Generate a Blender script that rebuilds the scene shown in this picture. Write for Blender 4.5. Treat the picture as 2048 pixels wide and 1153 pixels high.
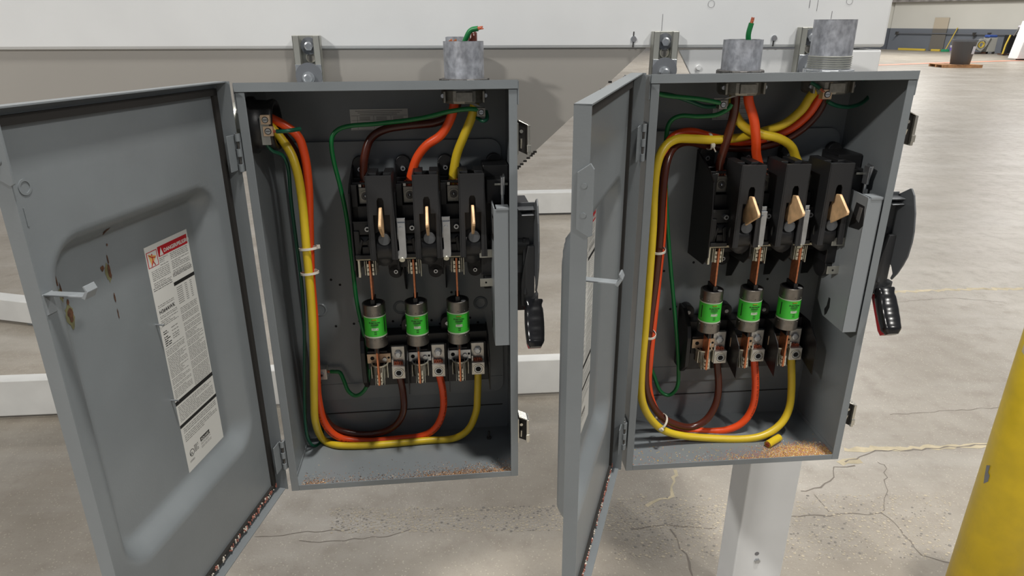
import bpy, bmesh, math, random
from mathutils import Matrix, Vector, noise
random.seed(7)
PI = math.pi
scene = bpy.context.scene
for o in list(bpy.data.objects): bpy.data.objects.remove(o)

# ------------------------------------------------------------------ camera
FPX, PITCH, CAMH = 1340.0, math.radians(21.75), 1.6
cam_d = bpy.data.cameras.new('camera'); cam = bpy.data.objects.new('camera', cam_d)
scene.collection.objects.link(cam); scene.camera = cam
cam_d.sensor_width = 36.0; cam_d.lens = 36.0*FPX/2048.0
cam_d.clip_start = 0.05; cam_d.clip_end = 300
cam.location = (0, 0, CAMH); cam.rotation_euler = (PI/2-PITCH, 0, 0)

# ------------------------------------------------------------------ view, world, lights
scene.view_settings.view_transform = 'Standard'; scene.view_settings.look = 'None'
scene.view_settings.gamma = 1.0; scene.view_settings.use_curve_mapping = False
scene.view_settings.exposure = 0.08
world = bpy.data.worlds.new('hall_air'); scene.world = world; world.use_nodes = True
bg = world.node_tree.nodes['Background']; bg.inputs[0].default_value = (.86, .90, 1.0, 1); bg.inputs[1].default_value = 0.18

def high_bay(x, y, z, power, sx=1.1, sy=.45, rot=0.0, col=(1, .97, .92), size=None):
    d = bpy.data.lights.new('high_bay_light', 'AREA'); d.shape = 'RECTANGLE'; d.size = sx; d.size_y = sy
    d.energy = power; d.color = col
    o = bpy.data.objects.new('high_bay_light', d); scene.collection.objects.link(o)
    o.location = (x, y, z); o.rotation_euler = (0, 0, rot)
    return o
# rows of warehouse high-bay fixtures, 7 m up
high_bay(-6.2, -5.4, 6.4, 820, .6, .6)
high_bay(1.0, .1, 7, 330, .5, .5)
high_bay(4.6, -4.0, 6.6, 270, .6, .6)
high_bay(6.5, 4.0, 7, 230, .6, .6)
high_bay(-3.8, 10, 7, 180, 2.6, .8)
high_bay(5, 11, 7, 110, 1.2, .5)
high_bay(-3.5, 16, 7, 260)
high_bay(8, 16, 7, 300)
high_bay(14, 7, 7, 260)
high_bay(15, 18, 7, 250, 2, 1)
high_bay(18.5, 34, 7, 950, 3, 1.5)
high_bay(20, 26, 7, 480, 3, 1.5)
high_bay(12, 33, 7, 600, 4, 2)
high_bay(6, 26, 7, 600, 3, 1.5)
high_bay(19, 19, 7, 250, 4, 2)

# ------------------------------------------------------------------ materials
MATS = {}
def mat(name, col, rough=.5, metal=0.0, noise_amt=0.0, noise_scale=30, bump=0.0, bump_scale=200, coat=0.0, rough_var=0.0, stretch=None):
    m = bpy.data.materials.new(name); m.use_nodes = True; nt = m.node_tree; b = nt.nodes['Principled BSDF']
    b.inputs['Base Color'].default_value = (*col, 1); b.inputs['Roughness'].default_value = rough
    b.inputs['Metallic'].default_value = metal
    if coat: b.inputs['Coat Weight'].default_value = coat; b.inputs['Coat Roughness'].default_value = .15
    tc = nt.nodes.new('ShaderNodeTexCoord'); src = tc.outputs['Object']
    if stretch:
        mp = nt.nodes.new('ShaderNodeMapping'); mp.inputs['Scale'].default_value = stretch
        nt.links.new(src, mp.inputs[0]); src = mp.outputs[0]
    if noise_amt or rough_var:
        n = nt.nodes.new('ShaderNodeTexNoise'); n.inputs['Scale'].default_value = noise_scale; n.inputs['Detail'].default_value = 5
        nt.links.new(src, n.inputs['Vector'])
        if noise_amt:
            r = nt.nodes.new('ShaderNodeValToRGB')
            lo = [max(0, c*(1-noise_amt)) for c in col]; hi = [min(1, c*(1+noise_amt)) for c in col]
            r.color_ramp.elements[0].position = .3; r.color_ramp.elements[1].position = .7
            r.color_ramp.elements[0].color = (*lo, 1); r.color_ramp.elements[1].color = (*hi, 1)
            nt.links.new(n.outputs['Fac'], r.inputs[0]); nt.links.new(r.outputs[0], b.inputs['Base Color'])
        if rough_var:
            mr = nt.nodes.new('ShaderNodeMapRange'); mr.inputs[3].default_value = max(.02, rough-rough_var); mr.inputs[4].default_value = rough+rough_var
            nt.links.new(n.outputs['Fac'], mr.inputs[0]); nt.links.new(mr.outputs[0], b.inputs['Roughness'])
    if bump:
        n2 = nt.nodes.new('ShaderNodeTexNoise'); n2.inputs['Scale'].default_value = bump_scale; n2.inputs['Detail'].default_value = 3
        nt.links.new(src, n2.inputs['Vector'])
        bp = nt.nodes.new('ShaderNodeBump'); bp.inputs['Strength'].default_value = bump; bp.inputs['Distance'].default_value = .001
        nt.links.new(n2.outputs['Fac'], bp.inputs['Height']); nt.links.new(bp.outputs[0], b.inputs['Normal'])
    MATS[name] = m
    return m
M = {}
M['gray'] = mat('gray_enamel_paint', (.185, .203, .213), .33, bump=.12, bump_scale=350, noise_amt=.05, noise_scale=12, rough_var=.05)
M['gray_cover'] = mat('lighter_gray_enamel', (.235, .255, .268), .38, bump=.1, bump_scale=350)
M['gasket'] = mat('black_rubber_gasket', (.016, .014, .012), .7)
M['black'] = mat('black_moulded_plastic', (.011, .011, .012), .42, bump=.1, bump_scale=500)
M['black_face'] = mat('charcoal_moulded_plastic', (.019, .0195, .021), .5, bump=.15, bump_scale=600)
M['void'] = mat('dark_hole', (.006, .006, .007), .8)
M['black_tape'] = mat('glossy_black_grip_vinyl', (.008, .008, .009), .2, bump=.12, bump_scale=40)
M['red'] = mat('red_grip_plastic', (.30, .008, .012), .4)
M['arm'] = mat('black_painted_steel', (.035, .036, .038), .42)
M['fin'] = mat('charcoal_painted_steel', (.085, .09, .096), .45)
M['zinc'] = mat('zinc_plated_steel', (.50, .52, .54), .30, .85, noise_amt=.12, noise_scale=60, rough_var=.08)
M['zinc_dull'] = mat('dull_galvanised_steel', (.42, .42, .38), .42, .75, noise_amt=.15, noise_scale=40, stretch=(1, 1, .12))
M['washer'] = mat('grey_steel_washer', (.17, .18, .195), .45, .35)
M['alu'] = mat('aluminium_lug', (.64, .62, .57), .38, .65, noise_amt=.08, noise_scale=120)
M['chrome'] = mat('bright_latch_steel', (.60, .58, .52), .2, .9)
M['nickel'] = mat('nickel_fuse_cap', (.25, .23, .205), .36, .9, noise_amt=.15, noise_scale=90, rough_var=.08)
M['copper'] = mat('copper', (.62, .22, .10), .38, .6, noise_amt=.2, noise_scale=150)
M['copper_strand'] = mat('copper_strands', (.55, .15, .08), .45, .4, noise_amt=.5, noise_scale=500)
M['brass'] = mat('tan_switch_blade', (.80, .52, .28), .42, .15, noise_amt=.22, noise_scale=60)
M['tanclip'] = mat('tinned_tan_plate', (.62, .45, .30), .4, .4, noise_amt=.15, noise_scale=80)
M['spring'] = mat('tinned_clip_steel', (.70, .68, .56), .3, .65)
M['cream'] = mat('cream_insulator', (.62, .55, .38), .6)
M['orange'] = mat('orange_cable_jacket', (.86, .083, .014), .33, bump=.06, noise_amt=.04)
M['yellow'] = mat('yellow_cable_jacket', (.66, .47, .022), .36, bump=.06, noise_amt=.05)
M['brown'] = mat('brown_cable_jacket', (.075, .017, .009), .25)
M['green'] = mat('green_cable_jacket', (.006, .17, .042), .34)
M['green_dark'] = mat('dark_green_cable_jacket', (.004, .085, .045), .34)
M['ink'] = mat('cable_print_ink', (.09, .01, .003), .6)
M['tie'] = mat('natural_nylon', (.62, .58, .5), .35)
M['label'] = mat('white_label_stock', (.60, .60, .57), .5)
M['label_red'] = mat('label_red_ink', (.42, .01, .018), .5)
M['label_black'] = mat('label_black_ink', (.012, .012, .012), .5)
M['label_grey'] = mat('label_grey_print', (.22, .22, .21), .6)
M['label_yellowed'] = mat('label_rust_tint', (.60, .38, .12), .6)
M['fuse_green'] = mat('bright_green_fuse_label', (.065, .66, .05), .45)
M['fuse_pale'] = mat('pale_fuse_label_edge', (.62, .74, .54), .5)
M['fuse_black'] = mat('black_fibre_cap', (.012, .011, .012), .4)
M['white_dot'] = mat('white_fuse_vent', (.75, .75, .73), .4)
M['fuse_yellow'] = mat('fuse_label_yellow', (.75, .55, .03), .5)
M['rust'] = mat('rust_stain', (.07, .028, .012), .85, noise_amt=.6, noise_scale=220)
M['rust_halo'] = mat('rust_halo', (.13, .125, .06), .8, noise_amt=.2, noise_scale=90)
M['conduit'] = mat('galvanised_conduit', (.36, .37, .40), .45, .5, noise_amt=.3, noise_scale=110, rough_var=.15, stretch=(1, 1, .7), bump=.25, bump_scale=260)
M['conduit_dark'] = mat('oily_locknut_steel', (.10, .095, .09), .45, .6, noise_amt=.4, noise_scale=200)
M['cast'] = mat('cast_bushing_metal', (.27, .26, .23), .4, .7, noise_amt=.15, noise_scale=150)
M['white_paint'] = mat('white_machine_paint', (.68, .69, .69), .42, noise_amt=.03, noise_scale=9, bump=.05, bump_scale=300)
M['white_rail'] = mat('white_floor_rail_paint', (.60, .60, .58), .45, noise_amt=.05, noise_scale=9)
M['taupe'] = mat('taupe_sheet', (.315, .298, .272), .5, noise_amt=.03, noise_scale=5)  # taupe tone, darker than the white of the frame
M['pencil'] = mat('pencil_mark', (.22, .22, .23), .8)
M['bollard'] = mat('scuffed_yellow_paint', (.66, .47, .012), .42, noise_amt=.10, noise_scale=18, bump=.25, bump_scale=60, rough_var=.1)
M['steel_bare'] = mat('bare_scraped_steel', (.2, .2, .21), .6, .2)
M['shavings'] = mat('copper_and_jacket_shavings', (.36, .17, .06), .7, noise_amt=.6, noise_scale=700)
M['shavings_y'] = mat('yellow_jacket_shavings', (.62, .42, .10), .7, noise_amt=.5, noise_scale=500)
M['shavings_p'] = mat('pink_copper_dust', (.42, .16, .12), .7, noise_amt=.3, noise_scale=900)
M['shavings_w'] = mat('pale_shavings', (.65, .60, .52), .6)
M['wall_white'] = mat('cream_white_wall_paint', (.58, .57, .52), .7, noise_amt=.04, noise_scale=.5)
M['wall_gray'] = mat('blue_gray_wainscot_paint', (.135, .15, .175), .6, noise_amt=.06, noise_scale=.8)
M['wall_gray_dark'] = mat('darker_gray_side_wall', (.09, .10, .12), .6)  # darker copy of the wainscot gray, used on the side wall
M['patch'] = mat('tan_wall_patch', (.46, .40, .31), .7)
M['patch_low'] = mat('brown_grey_wall_patch', (.135, .125, .11), .7)
M['bin_gray'] = mat('gray_bin_plastic', (.14, .148, .165), .5)
M['wood'] = mat('pallet_wood', (.42, .22, .10), .8, noise_amt=.3, noise_scale=6)
M['yellow_line'] = mat('yellow_curb_paint', (.55, .40, .05), .6)
M['green_broom'] = mat('green_plastic', (.03, .30, .14), .5)
M['purple'] = mat('purple_print', (.16, .12, .42), .6)
M['pail'] = mat('white_pail_plastic', (.62, .60, .64), .5)
M['blue'] = mat('blue_plastic', (.04, .09, .34), .5)
M['cart_gray'] = mat('pale_grey_cart_body', (.36, .36, .33), .6)
M['crack'] = mat('floor_crack', (.2, .175, .15), .9)
M['stripe_y'] = mat('worn_yellow_floor_stripe', (.50, .43, .29), .6, noise_amt=.25, noise_scale=14)
M['stripe_r'] = mat('worn_red_floor_stripe', (.55, .25, .17), .6, noise_amt=.2, noise_scale=2)
M['stripe_dk'] = mat('grey_floor_patch', (.27, .26, .24), .6, noise_amt=.2, noise_scale=10)
M['pebble_l'] = mat('pale_aggregate', (.46, .40, .30), .6)
M['pebble_d'] = mat('dark_aggregate', (.2, .185, .165), .6)

def concrete():
    m = bpy.data.materials.new('polished_concrete'); m.use_nodes = True; nt = m.node_tree; N = nt.nodes; Lk = nt.links
    b = N['Principled BSDF']; tc = N.new('ShaderNodeTexCoord')
    def noi(s, d=6, r=.6, st=None):
        n = N.new('ShaderNodeTexNoise'); n.inputs['Scale'].default_value = s; n.inputs['Detail'].default_value = d; n.inputs['Roughness'].default_value = r
        if st:
            mp = N.new('ShaderNodeMapping'); mp.inputs['Scale'].default_value = st; Lk.new(tc.outputs['Object'], mp.inputs[0]); Lk.new(mp.outputs[0], n.inputs[0])
        else: Lk.new(tc.outputs['Object'], n.inputs[0])
        return n
    big = noi(1.1, 8, .65); mid = noi(9, 8, .7); fine = noi(160, 4, .7); streak = noi(1.6, 5, .6, (.35, 1.6, 1))
    r1 = N.new('ShaderNodeValToRGB'); e = r1.color_ramp.elements
    e[0].position = .32; e[0].color = (.265, .232, .186, 1); e[1].position = .68; e[1].color = (.40, .365, .312, 1)
    Lk.new(big.outputs[0], r1.inputs[0])
    def mix(a, fac, col, t='MIX'):
        x = N.new('ShaderNodeMixRGB'); x.blend_type = t
        Lk.new(a, x.inputs[1]); x.inputs[2].default_value = (*col, 1)
        if hasattr(fac, 'links'): Lk.new(fac, x.inputs[0])
        else: x.inputs[0].default_value = fac
        return x.outputs[0]
    def ramp(src, a, bb, lo=0., hi=1.):
        r = N.new('ShaderNodeMapRange'); r.inputs[1].default_value = a; r.inputs[2].default_value = bb; r.inputs[3].default_value = lo; r.inputs[4].default_value = hi
        Lk.new(src, r.inputs[0]); return r.outputs[0]
    c = mix(r1.outputs[0], ramp(mid.outputs[0], .50, .72, 0, .6), (.24, .205, .165))
    c = mix(c, ramp(fine.outputs[0], .55, .75, 0, .5), (.20, .18, .16))
    c = mix(c, ramp(streak.outputs[0], .5, .75, 0, .4), (.56, .54, .50))
    v = N.new('ShaderNodeTexVoronoi'); v.inputs['Scale'].default_value = 75; Lk.new(tc.outputs['Object'], v.inputs[0])
    sp = ramp(v.outputs['Distance'], .12, .22, .5, 0)
    c = mix(c, sp, (.58, .52, .42))
    Lk.new(c, b.inputs['Base Color'])
    Lk.new(ramp(mid.outputs[0], .3, .7, .27, .46), b.inputs['Roughness'])
    bp = N.new('ShaderNodeBump'); bp.inputs['Strength'].default_value = .35; bp.inputs['Distance'].default_value = .002
    ad = N.new('ShaderNodeMath'); ad.operation = 'ADD'; Lk.new(mid.outputs[0], ad.inputs[0]); Lk.new(fine.outputs[0], ad.inputs[1])
    Lk.new(ad.outputs[0], bp.inputs['Height']); Lk.new(bp.outputs[0], b.inputs['Normal'])
    return m
M['floor'] = concrete()

# ------------------------------------------------------------------ mesh builder (units: millimetres)
def frame_from(axis):
    a = Vector(axis).normalized(); up = Vector((0, 0, 1)) if abs(a.z) < .9 else Vector((0, 1, 0))
    u = a.cross(up).normalized(); return a, u, a.cross(u).normalized()
class MB:
    def __init__(s): s.v = []; s.f = []; s.m = []; s.sm = []; s.mats = []
    def mi(s, m):
        m = M[m] if isinstance(m, str) else m
        if m not in s.mats: s.mats.append(m)
        return s.mats.index(m)
    def add(s, vs, fs, m, smooth=False):
        o = len(s.v); s.v += [tuple(p) for p in vs]; k = s.mi(m)
        for f in fs: s.f.append(tuple(i+o for i in f)); s.m.append(k); s.sm.append(smooth)
        return s
    def box(s, x0, x1, y0, y1, z0, z1, m):
        x0, x1 = min(x0, x1), max(x0, x1); y0, y1 = min(y0, y1), max(y0, y1); z0, z1 = min(z0, z1), max(z0, z1)
        vs = [(x, y, z) for x in (x0, x1) for y in (y0, y1) for z in (z0, z1)]
        return s.add(vs, [(0, 1, 3, 2), (4, 6, 7, 5), (0, 4, 5, 1), (2, 3, 7, 6), (0, 2, 6, 4), (1, 5, 7, 3)], m)
    def prism(s, poly, axis, a, b, m, smooth=False):
        # poly: 2D points in the plane normal to axis; 'x' -> (y,z), 'y' -> (x,z), 'z' -> (x,y)
        def P(p, t): return {'x': (t, p[0], p[1]), 'y': (p[0], t, p[1]), 'z': (p[0], p[1], t)}[axis]
        n = len(poly); A = sum(poly[i][0]*poly[(i+1) % n][1]-poly[(i+1) % n][0]*poly[i][1] for i in range(n))
        if (A < 0) != (axis == 'y') : poly = poly[::-1]
        vs = [P(p, a) for p in poly]+[P(p, b) for p in poly]
        if b < a: vs = [P(p, b) for p in poly]+[P(p, a) for p in poly]
        fs = [tuple(range(n))[::-1], tuple(range(n, 2*n))]+[(i, (i+1) % n, (i+1) % n+n, i+n) for i in range(n)]
        return s.add(vs, fs, m, smooth)
    def cyl(s, p0, p1, r0, m, r1=None, seg=20, smooth=True, caps=True):
        r1 = r0 if r1 is None else r1; p0, p1 = Vector(p0), Vector(p1); a, u, w = frame_from(p1-p0)
        vs = []
        for p, r in ((p0, r0), (p1, r1)):
            for i in range(seg):
                t = 2*PI*i/seg; vs.append(p+u*math.cos(t)*r+w*math.sin(t)*r)
        fs = [(i, i+seg, (i+1) % seg+seg, (i+1) % seg) for i in range(seg)]
        s.add(vs, fs, m, smooth)
        if caps: s.add(vs, [tuple(range(seg)), tuple(range(seg, 2*seg))[::-1]], m, False)
        return s
    def ring(s, p0, p1, ro, ri, m, seg=32):
        p0, p1 = Vector(p0), Vector(p1); a, u, w = frame_from(p1-p0); vs = []
        for p, r in ((p0, ro), (p1, ro), (p1, ri), (p0, ri)):
            for i in range(seg):
                t = 2*PI*i/seg; vs.append(p+u*math.cos(t)*r+w*math.sin(t)*r)
        for k in range(4):
            j = (k+1) % 4
            s.add(vs, [(k*seg+i, j*seg+i, j*seg+(i+1) % seg, k*seg+(i+1) % seg) for i in range(seg)], m, k in (0, 2))
        return s
    def lathe(s, p0, axis, prof, m, seg=32, smooth=True):
        # prof: list of (distance along axis, radius)
        p0 = Vector(p0); a, u, w = frame_from(axis); vs = []
        for d, r in prof:
            for i in range(seg):
                t = 2*PI*i/seg; vs.append(p0+a*d+u*math.cos(t)*r+w*math.sin(t)*r)
        fs = [(k*seg+i, (k+1)*seg+i, (k+1)*seg+(i+1) % seg, k*seg+(i+1) % seg) for k in range(len(prof)-1) for i in range(seg)]
        return s.add(vs, fs, m, smooth)
    def hexn(s, p0, axis, r, h, m):
        p0 = Vector(p0); a, u, w = frame_from(axis); s.cyl(p0, p0+a*h, r, m, seg=6, smooth=False)
        return s.cyl(p0+a*h, p0+a*(h+.8), r*.86, m, r1=r*.6, seg=16)
    def ball(s, c, r, m, sx=1, sy=1, sz=1, seg=14, rings=8):
        vs = [(c[0], c[1], c[2]-r*sz)]
        for k in range(1, rings):
            ph = -PI/2+PI*k/rings
            for i in range(seg):
                t = 2*PI*i/seg; vs.append((c[0]+r*sx*math.cos(ph)*math.cos(t), c[1]+r*sy*math.cos(ph)*math.sin(t), c[2]+r*sz*math.sin(ph)))
        vs.append((c[0], c[1], c[2]+r*sz)); fs = []
        for i in range(seg): fs.append((0, 1+(i+1) % seg, 1+i))
        for k in range(rings-2):
            for i in range(seg):
                a = 1+k*seg; fs.append((a+i, a+(i+1) % seg, a+seg+(i+1) % seg, a+seg+i))
        a = 1+(rings-2)*seg
        for i in range(seg): fs.append((a+i, a+(i+1) % seg, len(vs)-1))
        return s.add(vs, fs, m, True)
    def tube(s, pts, r, m, seg=14, caps=True, capmat=None, rads=None):
        P = [Vector(p) for p in pts]; n = len(P); rings = []; u = None
        for i in range(n):
            t = (P[min(i+1, n-1)]-P[max(i-1, 0)]).normalized()
            if u is None:
                _, u, w = frame_from(t)
            else:
                u = (u-t*u.dot(t)).normalized(); w = t.cross(u)
            rr = rads[i] if rads else r
            rings.append([P[i]+u*math.cos(2*PI*k/seg)*rr+w*math.sin(2*PI*k/seg)*rr for k in range(seg)])
        vs = [p for rg in rings for p in rg]
        fs = [(a*seg+k, a*seg+(k+1) % seg, (a+1)*seg+(k+1) % seg, (a+1)*seg+k) for a in range(n-1) for k in range(seg)]
        s.add(vs, fs, m, True)
        if caps:
            s.add(rings[0], [tuple(range(seg))[::-1]], capmat or m); s.add(rings[-1], [tuple(range(seg))], capmat or m)
        return s
    def text(s, string, size, mtx, m, align='LEFT', bold=0.0, thick=0.15):
        c = bpy.data.curves.new('t', 'FONT'); c.body = string; c.size = size; c.align_x = align; c.offset = bold
        o = bpy.data.objects.new('t', c); scene.collection.objects.link(o)
        me = bpy.data.meshes.new_from_object(o); bpy.data.objects.remove(o); bpy.data.curves.remove(c)
        f = mtx if callable(mtx) else (lambda p: mtx@p)
        s.add([tuple(f(Vector(v.co))) for v in me.vertices], [tuple(p.vertices) for p in me.polygons], m)
        bpy.data.meshes.remove(me); return s
    def xf(s, fn):
        s.v = [tuple(fn(Vector(p))) for p in s.v]; return s
    def build(s, name, parent=None, bevel=0.0, scale=.001, segs=2, angle=40):
        me = bpy.data.meshes.new(name); me.from_pydata([tuple(c*scale for c in p) for p in s.v], [], s.f)
        for m in s.mats: me.materials.append(m)
        me.polygons.foreach_set('material_index', s.m); me.polygons.foreach_set('use_smooth', s.sm)
        me.validate(); me.update()
        o = bpy.data.objects.new(name, me); scene.collection.objects.link(o)
        if parent is not None: o.parent = parent
        if bevel:
            bv = o.modifiers.new('bevel', 'BEVEL'); bv.width = bevel*scale; bv.segments = segs; bv.limit_method = 'ANGLE'; bv.angle_limit = math.radians(angle)
        return o
def thing(name, label, cat, mtx=None, group=None, parent=None):
    e = bpy.data.objects.new(name, None); scene.collection.objects.link(e); e.empty_display_size = .05
    if mtx is not None: e.matrix_world = mtx
    return tag(e, label, cat, group)
def tag(o, label, cat=None, group=None, kind=None):
    if label: o['label'] = label
    if cat: o['category'] = cat
    if group: o['group'] = group
    if kind: o['kind'] = kind
    return o
def structure(o): o['kind'] = 'structure'; return o
def dup(root, name=None):
    def cp(o, par):
        c = o.copy(); scene.collection.objects.link(c); c.parent = par
        for ch in o.children: cp(ch, c)
        return c
    r = cp(root, None); r.matrix_world = root.matrix_world.copy(); return r
def spline(pts, n=10):
    P = [Vector(p) for p in pts]; out = []
    for i in range(len(P)-1):
        p0 = P[i-1] if i else P[0]*2-P[1]; p3 = P[i+2] if i+2 < len(P) else P[-1]*2-P[-2]; p1, p2 = P[i], P[i+1]
        # centripetal-ish tangents keep bends smooth
        for k in range(n):
            t = k/n; t2, t3 = t*t, t*t*t
            out.append(.5*((2*p1)+(p2-p0)*t+(2*p0-5*p1+4*p2-p3)*t2+(3*p1-p0-3*p2+p3)*t3))
    out.append(P[-1]); return out

# ------------------------------------------------------------------ places: the two switches and the machine frame
def cam2world():
    c, s_ = math.cos(PITCH), math.sin(PITCH)
    return Matrix(((1, 0, 0, 0), (0, c, s_, 0), (0, -s_, c, CAMH), (0, 0, 0, 1)))
C2W = cam2world()
def pose(a, b, c, x, y, z):
    R = Matrix.Rotation(a, 4, 'X')@Matrix.Rotation(b, 4, 'Z')@Matrix.Rotation(c, 4, 'Y')
    return C2W@Matrix.Translation((x, y, z))@R
ML = pose(.35402, .10421, -.0051, -.42338, 1.28856, -.39112)   # left switch: local x right, y into the box, z up
MR = pose(.38069, .07585, -.00802, .2255, 1.3304, -.36344)     # right switch
ML, MR = ML.copy(), MR.copy()
W, H, D = 438.0, 752.85, 184.5
def ray(u, v):
    return Vector((0, 0, CAMH)), (C2W.to_3x3()@Vector(((u-1024)/FPX, 1, -(v-576.5)/FPX)))
def at(Mx, u, v, y=None, z=None, x=None):
    """local millimetre point of a switch where the sight line (u,v) meets the plane y=, z= or x="""
    o, d = ray(u, v); I = Mx.inverted(); o = I@o; d = I.to_3x3()@d
    ax, val = (1, y) if y is not None else ((2, z) if z is not None else (0, x))
    t = (val/1000-o[ax])/d[ax]; return (o+d*t)*1000
def ground(u, v, z=0.0):
    o, d = ray(u, v); return o+d*((z-o.z)/d.z)
FO = Vector((-.4234, 1.0519, 0)); FM = Matrix.Translation(FO)@Matrix.Rotation(math.radians(5.0), 4, 'Z')  # machine frame axes
def fplane(u, v, y):
    o, d = ray(u, v); I = FM.inverted(); o = I@o; d = I.to_3x3()@d
    return (o+d*((y-o.y)/d.y))*1000

# ------------------------------------------------------------------ floor
def segs_strip(b, pts, w, m, z=.6, jag=0.0, seed=1):
    rnd = random.Random(seed); P = []
    for i in range(len(pts)-1):
        a, c = Vector(pts[i]), Vector(pts[i+1]); n = max(2, int((c-a).length/(25 if jag else 400)))
        n = min(n, 160)
        for k in range(n):
            p = a+(c-a)*k/n; P.append(Vector((p.x+rnd.uniform(-jag, jag), p.y+rnd.uniform(-jag, jag), 0)))
    P.append(Vector((pts[-1][0], pts[-1][1], 0))); L = []; R = []
    for i, p in enumerate(P):
        t = (P[min(i+1, len(P)-1)]-P[max(i-1, 0)]); t.z = 0; t.normalize(); nrm = Vector((-t.y, t.x, 0)); ww = w*(rnd.uniform(.5, 1.3) if jag else 1)/2
        L.append((p.x+nrm.x*ww, p.y+nrm.y*ww, z)); R.append((p.x-nrm.x*ww, p.y-nrm.y*ww, z))
    n = len(P); b.add(L+R, [(i, i+n, i+1+n, i+1) for i in range(n-1)], m)
def G(u, v):
    p = ground(u, v); return (p.x*1000, p.y*1000, 0)
fl = MB(); fl.add([(-30000, -8000, 0), (60000, -8000, 0), (60000, 60000, 0), (-30000, 60000, 0)], [(0, 1, 2, 3)], 'floor')
crk = [([(1912, 1130), (1840, 1110), (1800, 1060), (1765, 1028), (1690, 1030), (1580, 1033)], 4.5), ([(1765, 1028), (1772, 980), (1770, 930), (1755, 925)], 3),
       ([(1600, 985), (1640, 975), (1668, 955), (1665, 935), (1710, 932)], 6), ([(1630, 990), (1658, 1025)], 3), ([(1985, 888), (1840, 900), (1750, 903), (1690, 925)], 7),
       ([(1340, 1060), (1370, 1110), (1385, 1153)], 6), ([(1260, 1060), (1330, 1052), (1430, 1058)], 4), ([(600, 1080), (640, 1085), (760, 1075), (820, 1060)], 3),
       ([(510, 1077), (600, 1066), (700, 1060)], 3), ([(1780, 830), (2010, 815)], 3), ([(1700, 612), (1900, 596), (2010, 605)], 3)]
for k, (pp, w_) in enumerate(crk): segs_strip(fl, [G(*q) for q in pp], w_, 'crack', jag=6, seed=k)
segs_strip(fl, [G(1690, 901), (G(1800, 897)), G(1985, 892)], 30, 'stripe_y', z=.5, jag=8, seed=40)
segs_strip(fl, [G(1680, 927), G(1722, 922)], 34, 'stripe_y', z=.5, jag=8, seed=41)
segs_strip(fl, [G(1290, 1010), G(1345, 990), G(1350, 940)], 12, 'stripe_y', z=.45, jag=9, seed=42)
segs_strip(fl, [G(1640, 590), G(1900, 580), G(2047, 578)], 40, 'stripe_y', z=.5, jag=14, seed=43)
segs_strip(fl, [G(1740, 131), G(1880, 126), G(2047, 121)], 480, 'stripe_r', z=6)
segs_strip(fl, [G(1745, 101.5), G(1860, 101.5), G(1960, 107)], 260, 'stripe_y', z=6)
# exposed-aggregate bands below the switches
rn = random.Random(5); laid = {}
for i in range(6500):
    t = rn.random(); u = 660+rn.random()*820; v = 1018+(rn.random())*50-(u-660)*.012
    if rn.random() < .25: u = rn.uniform(1230, 1900); v = rn.uniform(990, 1120)
    p = G(u, v); r = min(6.2, 1.5+abs(rn.gauss(0, 2.2))); cell = (int(p[0]//14), int(p[1]//14))
    near = [q for a_ in (-1, 0, 1) for b_ in (-1, 0, 1) for q in laid.get((cell[0]+a_, cell[1]+b_), [])]
    if any(math.hypot(p[0]-q[0], p[1]-q[1]) < r+q[2]+.6 for q in near): continue
    laid.setdefault(cell, []).append((p[0], p[1], r)); k = rn.randint(5, 7); a0 = rn.random()*6
    st = rn.uniform(.6, 1)
    fl.add([(p[0]+r*math.cos(a0+6.283*j/k), p[1]+r*st*math.sin(a0+6.283*j/k), .7) for j in range(k)], [tuple(range(k))], 'pebble_l' if rn.random() < .8 else 'pebble_d')
floor_o = structure(fl.build('floor'))

# ------------------------------------------------------------------ far walls
def world_pt(u, v, z=0): p = ground(u, v, z); return p
A = ground(1773, 98.6); B = ground(2048, 108); dirw = (B-A).normalized(); Bf = A+dirw*22; nrm = Vector((dirw.y, -dirw.x, 0))
def wall_seg(name, a, b, rows, th=.2, back=Vector((0, 1, 0))):
    m_ = MB()
    for z0, z1, mm, off in rows:
        n_ = Vector((-(b-a).normalized().y, (b-a).normalized().x, 0)); 
        if n_.dot(back) < 0: n_ = -n_
        p = [a+n_*off, b+n_*off, b+n_*(off+th), a+n_*(off+th)]
        m_.add([(q.x*1000, q.y*1000, z0*1000) for q in p]+[(q.x*1000, q.y*1000, z1*1000) for q in p],
               [(0, 1, 5, 4), (1, 2, 6, 5), (2, 3, 7, 6), (3, 0, 4, 7), (4, 5, 6, 7)], mm)
    return structure(m_.build(name))
wall_seg('wall_back', A-dirw*0.0, Bf, [(0, 1.19, 'wall_gray', 0), (1.19, 2.62, 'wall_white', .02)])
A2 = A-Vector((9, -1.2, 0)) if False else A+Vector((-14, 2.0, 0))
wall_seg('wall_left', A2, A+Vector((.15, .15, 0)), [(0, 1.19, 'wall_gray_dark', 0), (1.19, 2.62, 'wall_white', .02)])
cl = MB()
nf_ = nrm if nrm.y < 0 else -nrm; p = [A-dirw*14-nf_*2, Bf-nf_*2, Bf+nf_*.3, A-dirw*14+nf_*.3]
cl.add([(q.x*1000, q.y*1000, 2620) for q in p]+[(q.x*1000, q.y*1000, 3600) for q in p], [(0, 1, 2, 3), (7, 6, 5, 4), (3, 2, 6, 7), (0, 3, 7, 4), (1, 5, 6, 2)],
       mat('foil_faced_ceiling_insulation', (.24, .22, .21), .6, noise_amt=.5, noise_scale=3))
structure(cl.build('ceiling'))
def wallpt(u, v, off=.05):   # point on the far back wall
    o, d = ray(u, v); t = (A-o).dot(nrm)/d.dot(nrm); q = o+d*t
    return q+nrm*off*(1 if nrm.y < 0 else -1)
nf = nrm if nrm.y < 0 else -nrm
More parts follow.
